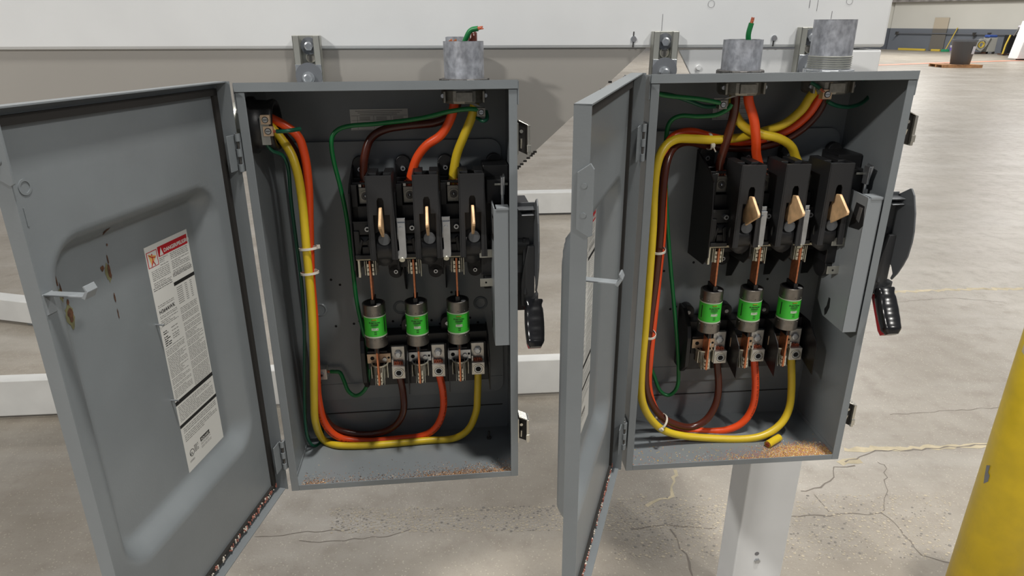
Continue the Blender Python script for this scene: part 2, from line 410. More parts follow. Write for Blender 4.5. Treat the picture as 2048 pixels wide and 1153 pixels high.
# patched-in doorway on the wall
q0, q1 = wallpt(1858, 100), wallpt(1886, 101); q0.z = q1.z = 0
pt = MB()
for z0, z1, mm in ((0.02, 1.19, 'patch_low'), (1.19, 1.78, 'patch')):
    a_, b_ = q0, q1
    pts_ = [a_, b_, b_+nf*.03, a_+nf*.03]
    pt.add([(q.x*1000, q.y*1000, z0*1000) for q in pts_]+[(q.x*1000, q.y*1000, z1*1000) for q in pts_], [(3, 2, 6, 7), (0, 3, 7, 4), (2, 1, 5, 6), (4, 7, 6, 5), (0, 1, 5, 4)], mm)
tag(pt.build('door_patch'), None, None); bpy.data.objects['door_patch'].name = 'door_1'; bpy.data.objects['door_1']['kind'] = 'structure'
# conduit along the wall with drops
cw = MB(); pp = [wallpt(1796, 68, .12), wallpt(2048, 64, .12)]; pp[0].z = pp[1].z = .93
pp[1] = pp[0]+dirw*(wallpt(2048, 64, .12)-pp[0]).dot(dirw)
cw.tube([(q.x*1000, q.y*1000, q.z*1000) for q in (pp[0]+Vector((-.15, 0, -.22)), pp[0]+Vector((0, 0, -.05)), pp[0], pp[1])], 28, 'bin_gray', seg=8)
for u in (1796, 1951, 1981):
    q = pp[0]+dirw*(wallpt(u, 66, .1)-pp[0]).dot(dirw)
    cw.box(q.x*1000-60, q.x*1000+60, q.y*1000-90, q.y*1000+60, 850, 1010, 'conduit_dark')
    if u > 1900: cw.cyl((q.x*1000, q.y*1000, 880), (q.x*1000, q.y*1000, 200), 18, 'conduit_dark', seg=8)
tag(cw.build('wall_conduit'), 'dark conduit pipe with boxes running along the far gray wall', 'pipe')

# ------------------------------------------------------------------ machine frame: beam, post, gusset, taupe sheet
fr = thing('machine_frame', 'white painted steel machine frame with wide top beam and post behind the boxes', 'frame', FM)
b = MB()
b.box(-2600, 1176, 235, 760, 1552, 2180, 'white_paint')  # unseen rear depth is added to shade the floor under the boxes
b.build('top_beam', fr, bevel=6)
b = MB(); b.box(1038, 1173, 237, 330, 0, 1548, 'white_paint'); b.box(1000, 1215, 200, 370, 0, 12, 'white_paint')
for z_ in (292, 600): b.cyl((1095, 236.5, z_+0), (1095, 239, z_), 6, 'steel_bare')
b.hexn((1098, 237, 268), (0, -1, 0), 8, 4, 'zinc')
b.build('post', fr, bevel=8, segs=3)
b = MB(); b.prism([(766, 1549), (1040, 1549), (1040, 1250), (990, 1250), (797, 1500)], 'y', 243, 249, 'white_paint')
b.cyl((808, 243, 1516), (808, 238, 1516), 4.5, 'white_paint'); b.build('gusset_plate', fr, bevel=1)
b = MB()
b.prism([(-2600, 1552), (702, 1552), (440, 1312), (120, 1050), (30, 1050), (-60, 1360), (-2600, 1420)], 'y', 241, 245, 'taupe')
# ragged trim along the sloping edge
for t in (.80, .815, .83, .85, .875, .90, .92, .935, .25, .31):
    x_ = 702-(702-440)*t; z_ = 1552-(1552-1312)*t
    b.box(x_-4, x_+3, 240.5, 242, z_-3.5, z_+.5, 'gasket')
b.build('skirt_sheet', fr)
# keyhole marks and pencil circles on the beam
b = MB()
for u, v, r_ in ((1423, 8, 6.5), (1700, 2, 6.5)):
    b = MB(); c_ = fplane(u, v, .2335)
    for k in range(28):
        a0, a1 = 2*PI*k/28, 2*PI*(k+1)/28
        b.add([(c_.x+r_*math.cos(a0), 234.3, c_.z+r_*math.sin(a0)), (c_.x+r_*math.cos(a1), 234.3, c_.z+r_*math.sin(a1)),
               (c_.x+(r_-.6)*math.cos(a1), 234.3, c_.z+(r_-.6)*math.sin(a1)), (c_.x+(r_-.6)*math.cos(a0), 234.3, c_.z+(r_-.6)*math.sin(a0))], [(0, 1, 2, 3)], 'pencil')
    b.build('pencil_circle', fr)
for u, v0, v1, w_ in ((1326, 28, 62, .5), (1621, 0, 16, .8), (1637, 0, 22, .4), (1665, 22, 38, .6)):
    a_, c_ = fplane(u, v0, .234), fplane(u-1, v1, .234); b = MB(); b.box(a_.x-w_/2, a_.x+w_/2, 234.2, 234.8, c_.z, a_.z, 'pencil'); b.build('pencil_line', fr)
for u, v, up in ((1267, 78, 1), (1548, 76, -1)):
    c_ = fplane(u, v, .234); b = MB(); b.cyl((c_.x, 236, c_.z), (c_.x, 232.5, c_.z), 5.2, 'zinc'); b.cyl((c_.x+1.4, 232.6, c_.z-1), (c_.x+1.4, 232.2, c_.z-1), 4.4, 'steel_bare')
    b.box(c_.x-.8, c_.x+.8, 233.5, 235.5, c_.z-15 if up < 0 or True else c_.z, c_.z-5, 'gasket')
    if up > 0: b.box(c_.x-.8, c_.x+.8, 233.5, 235.5, c_.z+5, c_.z+13, 'gasket')
    b.build('keyhole_plug', fr)

# floor rails of the machine
def rail(name, a, c, h, d_, label):
    a, c = Vector(a), Vector(c); t = (c-a).normalized(); n_ = Vector((-t.y, t.x, 0))
    if n_.y < 0: n_ = -n_
    L_ = (c-a).length*1000; mtx = Matrix.Translation(a)@Matrix.Rotation(math.atan2(t.y, t.x), 4, 'Z')
    m_ = MB(); m_.box(0, L_, 0, d_, 20, h, 'white_rail')
    n = max(2, int(L_/900))
    for i in range(n+1): x_ = 60+(L_-120)*i/n; m_.box(x_-40, x_+40, 20, d_-20, 0, 20, 'gray')
    o = m_.build(name, None, bevel=4); o.matrix_world = mtx; return tag(o, label, 'rail')
g0, g1 = ground(-250, 853), ground(1190, 790)
rail('floor_rail', g0, g1, 190, 60, 'near white steel floor rail crossing behind the boxes below knee height')
g0, g1 = ground(900, 436), ground(1420, 424)
rail('floor_rail', g0, g1, 205, 120, 'far white steel floor rail seen between the two boxes')
g0, g1 = ground(-200, 622), ground(350, 690)
rail('floor_rail', g0, g1, 150, 90, 'white floor rail angled behind the left open door')

# ------------------------------------------------------------------ strut channels with bolts
def strut(x0, z1, z0, lab):
    # slotted channel, open side towards the viewer; x0.. 41 wide
    e = thing('strut_channel', lab, 'bracket', FM@Matrix.Translation((x0/1000, 0, 0)), 'strut channels holding the boxes')
    b = MB(); m = 'zinc_dull'; f, bk = 214, 234
    b.box(0, 48, bk-2.5, bk, z0, z1, m); b.box(0, 2.5, f, bk, z0, z1, m); b.box(45.5, 48, f, bk, z0, z1, m)
    b.box(0, 12, f, f+2.5, z0, z1, m); b.box(36, 48, f, f+2.5, z0, z1, m); b.box(10, 12, f, f+9, z0, z1, m); b.box(36, 38, f, f+9, z0, z1, m)
    b.build('channel', e, bevel=1)
    b = MB(); b.cyl((26, bk-2.6, z1-18), (26, bk-6, z1-18), 15, 'washer'); b.hexn((26, bk-6, z1-18), (0, -1, 0), 8.5, 7, 'zinc'); b.build('wall_bolt', e, bevel=.5)
    b = MB(); b.ring((27, bk-3, z1-38), (27, bk-4.5, z1-38), 9, 7.5, 'spring'); b.cyl((27, bk-2.6, z1-38), (27, bk-3.2, z1-38), 7.5, 'taupe'); b.build('slot', e)
    zc = z1-69
    b = MB(); b.box(1, 47, f-2.6, f-.2, zc-40, zc+20, 'zinc'); b.build('square_washer', e, bevel=.6)
    b = MB(); b.cyl((24, f-2.7, zc), (24, f-5, zc), 23.5, 'washer', seg=36); b.build('fender_washer', e, bevel=.5)
    b = MB(); b.cyl((23, f-5, zc-3), (23, f-7, zc-3), 11, 'zinc'); b.hexn((23, f-7, zc-3), (0, -1, 0), 9, 7, 'zinc'); b.build('hex_bolt', e, bevel=.5)
    return e
strut(51, 1576, 900, 'zinc strut channel with two bolts standing above the left box')
strut(708, 1582, 900, 'zinc strut channel with two bolts above the top left corner of the right box')
strut(992, 1589, 900, 'zinc strut channel half hidden behind the taller right conduit stub')

# ------------------------------------------------------------------ the switches
HX, HY = -30.5, 10.9
HX, HY = -30.5, 10.9
DOOR_W, DOOR_T = 430.2, 17.6
def door_fn(ang):
    ca, sa = math.cos(ang), math.sin(ang)
    def f(p): # p=(u along door, v towards the inside, z)
        return Vector((HX+ca*p.x+sa*p.y, HY-sa*p.x+ca*p.y, p.z))
    return f
P0 = 79.5
def switch(Mx, name, label, ang, variant):
    e = thing(name, label, 'switch box', Mx)
    L = variant == 'L'
    # --- shell
    b = MB(); g = 'gray'
    b.box(0, 2, 1, D, 0, 739, g); b.box(W-2, W, 1, D, 0, 739, g); b.box(2, W-2, 2, D-2, 0, 2, g)
    b.box(0, W, D-2, D, 0, 738, g)
    b.box(0, 14, 0, 2, 0, 738.5, g); b.box(W-14, W, 0, 2, 0, 738.5, g); b.box(14, W-14, .2, 2, 0, 12, g)
    b.box(2, 3.6, 5, D-4, 2, 10, g); b.box(W-3.6, W-2, 5, D-4, 2, 10, g)
    b.build('shell', e, bevel=.9)
    b = MB(); b.box(-1, W+1, -2, 0, 739, H, g)
    b.add([(-1, -2, H), (W+1, -2, H), (W+1, D, H-17), (-1, D, H-17), (-1, -2, H-2), (W+1, -2, H-2), (W+1, D, H-19), (-1, D, H-19)],
          [(0, 1, 2, 3), (7, 6, 5, 4), (3, 2, 6, 7), (0, 3, 7, 4), (1, 5, 6, 2)], g)
    for x0, x1 in ((-2.5, -.6), (W+.6, W+2.5)): b.prism([(1, 714), (D, 714), (D, 736), (1, 751)], 'x', x0, x1, g)
    b.build('top_cap', e, bevel=.5)
    # --- mounting pan
    b = MB(); x0, x1, z0, z1, r = 22, W-12, 96, 637, 22; poly = []
    for cx_, cz_, a0 in ((x1-r, z1-r, 0), (x0+r, z1-r, 90), (x0+r, z0+r, 180), (x1-r, z0+r, 270)):
        for k in range(7): a = math.radians(a0+15*k); poly.append((cx_+r*math.cos(a), cz_+r*math.sin(a)))
    b.prism(poly, 'y', 174, 182, g)
    hol = [(662, 560), (680, 570), (672, 653), (708, 648), (719, 643), (786, 643), (803, 651), (863, 641), (880, 648), (940, 636), (956, 645), (740, 552), (903, 585)]
    for u, v in hol:
        c_ = at(ML, u, v, y=174); b.cyl((c_.x, 174.5, c_.z), (c_.x, 173.7, c_.z), 2.6, 'void', seg=10)
    for u, v in ((640, 620), (801, 615), (961, 606)):
        c_ = at(ML, u, v, y=174); b.lathe((c_.x, 174, c_.z), (0, -1, 0), [(-.1, 15), (2.2, 13), (2.6, 11.5), (.6, 9.5), (.2, 0)], g)
    b.box(24, W-14, 173.2, 174.2, 132, 134, 'gray'); b.box(14, W-14, 181, 182.4, 58, 60, 'gasket')
    b.build('mounting_pan', e, bevel=3, segs=3)
    # --- rating sticker on the back wall
    b = MB()
    lx0, lx1, lz0, lz1 = (139, 244, 651, 694) if L else (172, 242, 655, 695)
    if L: 
        q = at(ML, 699, 219, y=181); lx0, lz1 = q.x, q.z; q = at(ML, 815, 215, y=181); lx1 = q.x; lz0 = lz1-38
    b.box(lx0, lx1, 181.2, 182, lz0, lz1, 'label')
    for k in range(3): b.box(lx0+10+k*4, lx1-10-k*5, 180.9, 181.3, lz1-4-k*3, lz1-3-k*3, 'label_grey')
    for k in range(4): b.box(lx0+2, lx1-2, 180.9, 181.3, lz1-12-k*8.5, lz1-11.4-k*8.5, 'label_grey')
    for k in (.12, .4, .7): xx = lx0+(lx1-lx0)*k; b.box(xx, xx+.6, 180.9, 181.3, lz0+2, lz1-12, 'label_grey')
    for k in range(3):
        for j in range(4):
            xx = lx0+(lx1-lx0)*(.14+.29*k); b.box(xx+2, xx+(lx1-lx0)*.2, 180.9, 181.3, lz1-14.6-j*1.6, lz1-13.9-j*1.6, 'label_grey')
    b.build('rating_label', e)
    # --- line side moulding and arc housings (three poles)
    b = MB(); k_ = 'black'
    b.prism([(148, 404), (398, 404), (398, 575), (148, 575)], 'y', 140, 172, k_)
    for xm, zm in ((214, 385), (292, 383), (370, 383)):
        b.cyl((xm, 172, zm), (xm, 158, zm), 14, k_); b.box(xm-14, xm+14, 158, 172, zm, 408, k_); b.cyl((xm, 158, zm), (xm, 154, zm), 4.6, 'zinc', r1=4); b.cyl((xm, 154, zm), (xm, 153.7, zm), 2, 'void')
    for xm in (161, 240, 319, 411):
        poly = [(xm-15, 560), (xm+15, 560), (xm+15, 596)]
        for a in range(0, 181, 20): poly.append((xm+14*math.cos(math.radians(a)), 598+14*math.sin(math.radians(a))))
        poly.append((xm-15, 596)); b.prism(poly, 'y', 158, 172, k_)
        b.cyl((xm, 158, 588), (xm, 154, 588), 5.2, 'zinc', r1=4.4); b.cyl((xm, 154, 588), (xm, 153.6, 588), 2.2, 'void')
    b.box(150, 395, 95, 142, 434, 444, k_)
    b.build('line_base', e, bevel=1.5)
    for i in range(3):
        dx = i*P0
        pl = MB()
        # side barrier and lug pocket
        pl.prism([(174, 602), (96, 575), (74, 560), (66, 500), (66, 420), (89, 399), (174, 393)], 'x', 146+dx, 149+dx, k_)
        pl.box(149+dx, 160+dx, 92, 95, 500, 572, k_); pl.box(149+dx, 184+dx, 92, 97, 500, 533, k_); pl.box(149+dx, 184+dx, 76, 79, 505, 509, k_)
        pl.box(150+dx, 184+dx, 108, 111, 568, 573, 'black')
        # mechanism under the pocket
        pl.box(150+dx, 160+dx, 72, 120, 446, 492, k_); pl.box(150+dx, 182+dx, 76, 84, 484, 506, k_)
        pl.cyl((150+dx, 92, 470), (182+dx, 92, 470), 16, k_); pl.box(163+dx, 182+dx, 74, 98, 446, 462, k_)
        pl.prism([(152+dx, 446), (158+dx, 446), (166+dx, 474), (162+dx, 478)], 'y', 72, 80, k_); pl.prism([(182+dx, 446), (176+dx, 446), (172+dx, 474), (178+dx, 478)], 'y', 72, 80, k_)
        pl.box(150+dx, 182+dx, 68, 74, 440, 448, k_)
        pole = pl.build('pole_pocket', e, bevel=1)
        s_ = MB(); s_.cyl((175+dx, 76, 496), (175+dx, 68, 496), 5, 'zinc', r1=4.4); s_.cyl((175+dx, 68, 496), (175+dx, 67.7, 496), 2.3, 'void'); s_.build('screw', pole, bevel=.4)
        s_ = MB(); s_.box(161+dx, 185+dx, 104, 136, 534, 564, 'cast'); s_.ring((173+dx, 104, 549), (173+dx, 102.6, 549), 10, 7.5, 'cast'); s_.cyl((173+dx, 103.8, 549), (173+dx, 103.4, 549), 7, 'conduit_dark'); s_.ball((173+dx, 103, 549), 3.2, 'zinc')
        s_.box(161+dx, 167+dx, 106, 118, 564, 570, 'alu')
        for j in range(7): s_.cyl((165+dx+j*2.6, 114+(j % 2)*3, 560), (165.5+dx+j*2.5, 112+(j % 2)*3, 574), 1.9, 'copper_strand', seg=7)
        s_.build('line_lug', pole, bevel=.8)
        # arc housing
        a_ = MB(); f_ = 'black_face'
        a_.prism([(181+dx, 597), (225+dx, 597), (229+dx, 446), (218+dx, 446), (218.5+dx, 528), (210+dx, 528), (209.5+dx, 553), (207+dx, 558), (201+dx, 558), (198.5+dx, 553), (198+dx, 528), (190.5+dx, 528), (191+dx, 446), (180+dx, 446)], 'y', 40, 43, f_)
        for xx in (181.3, 223.2): a_.prism([(40, 596.5), (118, 596.5), (118, 580), (100, 560), (100, 448), (40, 446)], 'x', xx+dx, xx+2.6+dx, f_)
        a_.box(181+dx, 226+dx, 116, 119, 560, 590, f_); a_.box(184+dx, 198+dx, 70, 119, 590, 596.5, f_); a_.box(210+dx, 224+dx, 70, 119, 590, 596.5, f_)
        a_.box(183+dx, 224+dx, 60, 64, 446, 560, k_)
        hs = a_.build('arc_housing', e, bevel=.8)
        a_ = MB()
        for q in range(5): a_.box(190+dx, 218+dx, 46+q*6, 47.6+q*6, 572, 594-q*.6, 'zinc')
        a_.build('arc_plates', hs)
        a_ = MB(); a_.lathe((203+dx, 60, 470), (0, -1, 0), [(0, 24), (4, 18), (5, 0)], k_)
        a_.cyl((191.5+dx, 72, 462), (217.5+dx, 72, 462), 24, k_, seg=28)
        a_.cyl((206+dx, 50, 482), (206+dx, 46.5, 482), 10.5, 'fin'); a_.cyl((206+dx, 50, 482), (206+dx, 50, 481), 2, 'zinc'); a_.build('rotor', hs, bevel=.6)
        a_ = MB(); a_.prism([(32, 543), (29, 541), (1, 521), (-.5, 518), (1, 514), (48, 486), (70, 486), (70, 494), (44, 541)], 'x', 201.5+dx, 206.5+dx, 'brass'); a_.build('switch_blade', hs, bevel=1.2)
        # cream insulator strip and fuse jaw
        a_ = MB(); a_.prism([(151+dx, 437), (232+dx, 437), (232+dx, 443), (222+dx, 444), (212+dx, 440), (200+dx, 438.5), (188+dx, 441), (178+dx, 441), (172+dx, 443), (160+dx, 445), (151+dx, 442)], 'y', 72, 110, 'cream')
        a_.lathe((203+dx, 58, 446), (0, 1, 0), [(0, 0), (0, 17), (40, 17)], k_); a_.build('insulator_strip', pole)
        j_ = MB()
        for xx in (163, 166.5, 179, 182.5): j_.prism([(84, 404), (96, 402), (98, 436), (84, 436)], 'x', xx+dx, xx+1.3+dx, 'spring')
        for xx, z0 in ((167.5, 404), (167.5, 412), (167.5, 420), (176.5, 404), (176.5, 412), (176.5, 420)): j_.box(xx+dx, xx+3.5+dx, 82, 98, z0, z0+6.5, 'spring')
        j_.box(160+dx, 188+dx, 76, 98, 434, 445, 'void')
        j_.box(160+dx, 187+dx, 96, 100, 404, 440, 'conduit_dark'); j_.box(152+dx, 156+dx, 78, 100, 402, 438, 'spring') if i == 0 else j_.box(186+dx, 187.5+dx, 84, 100, 398, 438, 'spring')
        j_.build('upper_fuse_jaw', pole, bevel=.4)
        # barrier fin hanging below the moulding
        j_ = MB(); j_.prism([(100, 444), (174, 444), (174, 340), (150, 350), (110, 405)], 'x', 231+dx, 233.5+dx, k_)
        j_.box(222+dx, 242+dx, 92, 130, 415, 442, k_); j_.build('hanging_barrier', pole, bevel=.6)
        # lower fuse block
        l_ = MB(); l_.box(146+dx, 233+dx, 136, 172, 146, 258, k_)
        xe = 151+dx; poly = [(xe-13, 255), (xe+13, 255)]+[(xe+13*math.cos(math.radians(a)), 274+13*math.sin(math.radians(a))) for a in range(0, 181, 20)]
        l_.prism(poly, 'y', 150, 172, k_); l_.cyl((xe, 150, 273), (xe, 146, 273), 4.6, 'zinc', r1=4)
        l_.box(150+dx, 190+dx, 110, 138, 196, 236, k_); l_.box(194+dx, 228+dx, 124, 138, 180, 240, k_)
        if i == 0:
            l_.prism([(172, 284), (146, 284), (112, 258), (104, 235), (104, 170), (130, 146), (172, 146)], 'x', 138, 146.5, k_)
        blk = l_.build('fuse_block', e, bevel=1.2)
        l_ = MB(); l_.prism([(172, 262), (108, 262), (70, 232), (66, 222), (66, 160), (172, 190)], 'x', 230+dx, 232+dx, k_); l_.build('side_barrier', blk, bevel=.5)
        l_ = MB(); mtl = 'tanclip' if (i == 0 or not L) else 'zinc'
        l_.box(150+dx, 196+dx, 107, 110, 211, 231, mtl); l_.cyl((160+dx, 107.2, 222), (160+dx, 106.6, 222), 4, 'void'); l_.cyl((184+dx, 107, 219), (184+dx, 104, 219), 4.2, 'zinc'); l_.cyl((192+dx, 107.2, 222), (192+dx, 106.6, 222), 2.4, 'void')
        l_.build('clip_plate', blk, bevel=.5)
        j_ = MB()
        for s1 in (-1, 1):
            xc = 174+dx
            j_.prism([(82, 178), (96, 176), (104, 208), (90, 208)], 'x', xc+s1*5, xc+s1*6.2, 'spring'); j_.prism([(84, 174), (98, 174), (106, 212), (94, 212)], 'x', xc+s1*8.2, xc+s1*9.2, 'spring')
            for z0 in (176, 184, 192): j_.box(xc+s1*2.2, xc+s1*4.8, 80, 98, z0, z0+6, 'spring')
            j_.prism([(90, 186), (104, 184), (104, 210), (90, 212)], 'x', xc+s1*15, xc+s1*16.2, 'spring')
        j_.ring((174+dx, 106, 212), (174+dx, 106, 209.5), 17, 14.5, 'spring'); j_.lathe((174+dx, 106, 209), (0, 0, -1), [(0, 15.5), (26, 14.5)], 'cast', seg=28); j_.box(158+dx, 190+dx, 106, 112, 184, 208, 'conduit_dark')
        j_.build('lower_fuse_jaw', blk, bevel=.3)
        g_ = MB(); x_ = 210+dx
        g_.box(x_-13, x_+13, 103, 134, 176, 203, 'alu')
        g_.box(x_-13, x_+13, 118, 126, 200, 240, 'alu'); g_.box(x_-13, x_-9.5, 108, 126, 203, 216, 'alu')
        g_.ring((x_, 103, 189), (x_, 101.4, 189), 10.6, 9, 'chrome'); g_.cyl((x_, 103.2, 189), (x_, 102.6, 189), 9, 'cast'); g_.ring((x_, 102.7, 189), (x_, 101.6, 189), 7.6, 5.6, 'zinc'); g_.cyl((x_, 102.5, 189), (x_, 102.1, 189), 5.6, 'void', seg=6)
        g_.hexn((x_, 118, 224), (0, -1, 0), 8, 5, 'zinc')
        for j in range(9): g_.cyl((x_-8+j*2, 112+(j % 2)*2.5, 200), (x_-7.6+j*1.9, 111+(j % 2)*2.5, 210-(j % 3)), 1.6, 'copper_strand', seg=7)
        g_.build('load_lug', blk, bevel=.8)
    # --- L brackets between the poles
    for i in (0, 1):
        dx = i*P0; k2 = MB(); xa = 229.5+dx
        k2.box(xa-1, xa+14, 57, 59, 505, 518, 'zinc'); k2.prism([(xa, 510), (xa+14, 510), (xa+14, 450), (xa+13, 444), (xa-4, 444), (xa-5, 450), (xa-3, 456), (xa+1, 460)], 'y', 52, 54.5, 'zinc')
        k2.cyl((xa+6, 52, 500), (xa+6, 49, 500), 3.5, 'zinc'); k2.prism([(57, 508), (53, 500), (52, 490), (54, 480), (60, 474), (62, 476), (56, 482), (54.5, 490), (55.5, 499), (60, 508)], 'x', xa-1, xa+14, 'zinc')
        k2.cyl((xa+5, 62, 447), (xa+5, 52, 441), 5, 'spring'); k2.build('pole_bracket', e, bevel=.6)
    # --- linkage cover and operating lever on the right wall
    b = MB(); c_ = 'gray_cover'
    b.box(397, 424, 4, 6.5, 285, 541, c_); b.box(402, 424, 3, 30, 539, 543.5, c_)
    b.prism([(5, 543), (58, 545), (72, 520), (74, 495), (80, 470), (120, 440), (135, 425), (133, 400), (106, 372), (106, 312), (80, 287), (5, 285)], 'x', 397, 399.2, c_)
    b.prism([(10, 526), (36, 527), (42, 500), (46, 478), (14, 482), (4, 492)], 'x', 396.6, 397.2, 'void'); b.prism([(14, 522), (24, 522), (28, 498), (18, 494)], 'x', 396.3, 396.8, 'zinc')
    b.prism([(62, 330), (68, 330), (70, 312), (76, 302), (72, 290), (66, 296), (60, 312)], 'x', 396.6, 397.2, 'void')
    b.box(422, 424, 4, 40, 285, 541, c_)
    lk = b.build('linkage_cover', e, bevel=1.6, segs=3)
    for z_ in (448, 392):
        b = MB(); b.box(374, 398, 52, 54.2, z_-8, z_+8, 'zinc_dull'); b.cyl((385, 52.1, z_), (385, 51.7, z_), 1.9, 'void'); b.build('tab', lk, bevel=1)
    b = MB(); b.box(386, 432, 100, 160, 430, 600, 'black'); b.box(390, 420, 70, 100, 536, 580, 'black_face'); b.box(404, 432, 90, 130, 440, 470, 'black')
    b.box(378, 398, 70, 110, 400, 440, 'black'); b.lathe((384, 100, 388), (1, 0, 0), [(0, 0), (0, 24), (14, 24), (14, 0)], 'black')
    b.cyl((396, 60, 468), (396, 100, 468), 3, 'void')
    mech = b.build('operating_mechanism', e, bevel=1.5)
    b = MB(); b.box(414, 418, 44, 60, 556, 588, 'zinc'); b.box(404, 428, 64, 68, 570, 574, 'zinc_dull'); b.cyl((417, 52, 556), (417, 52, 536), 2.6, 'zinc'); b.prism([(40, 590), (58, 592), (62, 560), (50, 556)], 'x', 418, 420.5, 'zinc')
    b.build('release_lever', mech, bevel=.6)
    # --- handle outside the right wall
    b = MB(); m = 'fin'
    poly = [(33, 541), (6, 557), (2, 558), (-8, 548), (-20, 520), (-27, 490), (-28, 470), (-25, 442), (-18, 424), (-8, 404), (4, 388), (8, 390), (4, 400), (12, 412), (24, 418), (33, 420)]
    b.prism(poly, 'x', 470, 473, m); b.box(440, 472, 33, 36, 415, 545, m); b.box(440, 471, 10, 36, 536, 538, m)
    b.box(440, 464, 36, 110, 340, 541, 'arm'); b.box(446, 468, 8, 34, 527, 529, 'zinc')
    b.build('handle_guard', e, bevel=1)
    b = MB()
    b.prism([(458, 470), (470, 470), (470, 372), (456, 355), (446, 358), (446, 400), (450, 430)], 'y', 14, 28, 'arm'); b.prism([(464, 372), (470, 378), (476, 384), (476, 356), (468, 352)], 'y', 6, 22, 'arm')
    b.cyl((438, 45, 465), (462, 45, 465), 20, 'arm'); b.prism([(28, 480), (60, 490), (60, 440), (20, 380), (12, 380)], 'x', 450, 456, 'arm')
    hd = b.build('operating_handle', e, bevel=1)
    # grip: a tapering ribbed bar that leans out towards the viewer
    b = MB(); p0, p1 = Vector((468, 16, 366)), Vector((466, -36, 297)); ax = (p1-p0).normalized(); sx = Vector((1, 0, 0)); sy = ax.cross(sx).normalized()
    rings = []; n = 26
    for i in range(n+1):
        t = i/n; c = p0.lerp(p1, t)
        w = 15.5+2.2*math.sin(PI*min(1, t*1.05)); w *= 1.12 if t < .06 else 1; w *= .93 if .08 < t < .16 else 1
        w *= (1 if t < .9 else max(.62, 1-(t-.9)*3.4)); h = 12.5+.35*math.sin(t*30); h *= (1 if t < .9 else max(.55, 1-(t-.9)*3.8))
        rg = []
        for k in range(20):
            a = 2*PI*k/20; cx_, cy_ = math.cos(a), math.sin(a)
            rg.append(c+sx*w*math.copysign(abs(cx_)**.55, cx_)+sy*h*math.copysign(abs(cy_)**.55, cy_))
        rings.append(rg)
    vs = [p for r in rings for p in r]; b.add(vs, [(a*20+k, a*20+(k+1) % 20, (a+1)*20+(k+1) % 20, (a+1)*20+k) for a in range(n) for k in range(20)], 'black_tape', True)
    b.add(rings[0], [tuple(range(20))[::-1]], 'black_tape'); b.add(rings[-1], [tuple(range(20))], 'black_tape'); b.build('grip', hd)
    b = MB(); rings = []
    sgn = 1 if (p0+sy).y > p0.y else -1
    for i in range(9):
        t = .08+.9*i/8; c = p0.lerp(p1, t)+sy*sgn*11
        w = 14.5*(1 if t < .9 else .8)
        rings.append([c-sx*w-sy*sgn*5, c-sx*w+sy*sgn*8, c+sx*w+sy*sgn*8, c+sx*w-sy*sgn*5])
    vs = [p for r in rings for p in r]; b.add(vs, [(a*4+k, a*4+(k+1) % 4, (a+1)*4+(k+1) % 4, (a+1)*4+k) for a in range(8) for k in range(4)], 'red')
    b.add(rings[0], [(3, 2, 1, 0)], 'red'); b.add(rings[-1], [(0, 1, 2, 3)], 'red')
    tag(b.build('grip_backing', hd, bevel=1.5), 'red plastic backing')
    # --- draw latches outside the right wall
    for zc in (656, 95):
        b = MB(); b.box(438, 441, 8, 44, zc-24, zc+28, 'chrome'); b.prism([(441, zc-18), (458, zc-26), (458, zc+22), (441, zc+30)], 'y', 16, 36, 'gasket')
        b.prism([(441, zc+31), (458, zc+23), (458, zc+24.5), (441, zc+33)], 'y', 10, 38, 'chrome')
        b.box(456, 461, 10, 38, zc-26, zc+24, 'chrome'); b.box(455, 462, 8, 12, zc-20, zc-8, 'chrome'); b.cyl((446, 15, zc+14), (446, 12, zc+14), 3, 'chrome')
        b.cyl((446, 12, zc+2), (446, 16, zc-14), 2, 'chrome'); b.build('draw_latch', e, bevel=.8)
    # --- foot knockout plug, stud, ground lug
    b = MB(); b.cyl((395, 60, 0), (395, 60, -6), 13, 'gray', r1=10); b.build('bottom_plug', e, bevel=.6)
    q = at(ML, 978, 876, z=4)
    b = MB(); b.cyl((q.x, q.y, 2), (q.x, q.y, 20), 2.2, 'conduit_dark'); b.cyl((q.x, q.y, 2), (q.x, q.y, 6), 5, 'conduit_dark', seg=6); b.build('floor_stud', e)
    b = MB()
    b.box(34, 60, 150, 174, 158, 182, 'alu'); b.box(30, 40, 146, 152, 150, 160, 'zinc'); b.cyl((50, 150, 170), (50, 146, 170), 5.5, 'zinc'); b.cyl((50, 146, 170), (50, 145.7, 170), 2.6, 'void'); b.build('ground_lug', e, bevel=.8)
    # --- hinges
    for zc in (646, 80):
        b = MB(); b.box(-4, -1.4, 8, 36, zc-30, zc+30, g); 
        for z0 in (-30, -6, 18): b.cyl((-7, 3, zc+z0), (-7, 3, zc+z0+12), 4.2, g, seg=12)
        b.cyl((-7, 3, zc-31), (-7, 3, zc+31), 2.2, 'conduit_dark', seg=10); b.box(-7, -1.4, 3, 10, zc-30, zc+30, g)
        b.build('hinge', e, bevel=.5)
        df = door_fn(ang)
        # leaf on the door side
        b = MB(); b.box(-3, 24, DOOR_T, DOOR_T+1.8, zc-28, zc+28, g); b.xf(df)
        b.build('hinge_leaf', e, bevel=.4)
    for z_, y_ in ((520, 30), (90, 14), (60, 12), (655, 20)):
        b = MB(); b.cyl((2, y_, z_), (4, y_, z_), 2, 'zinc'); b.build('rivet', e)
    # --- door
    df = door_fn(ang); dh0, dh1 = 2.5, H+2
    T = DOOR_T; b = MB(); NU, NZ = 72, 124
    eu0, eu1, ez0, ez1 = 50, 390, 148, 606
    def sm(a, c, x): t = max(0, min(1, (x-a)/(c-a))); return t*t*(3-2*t)
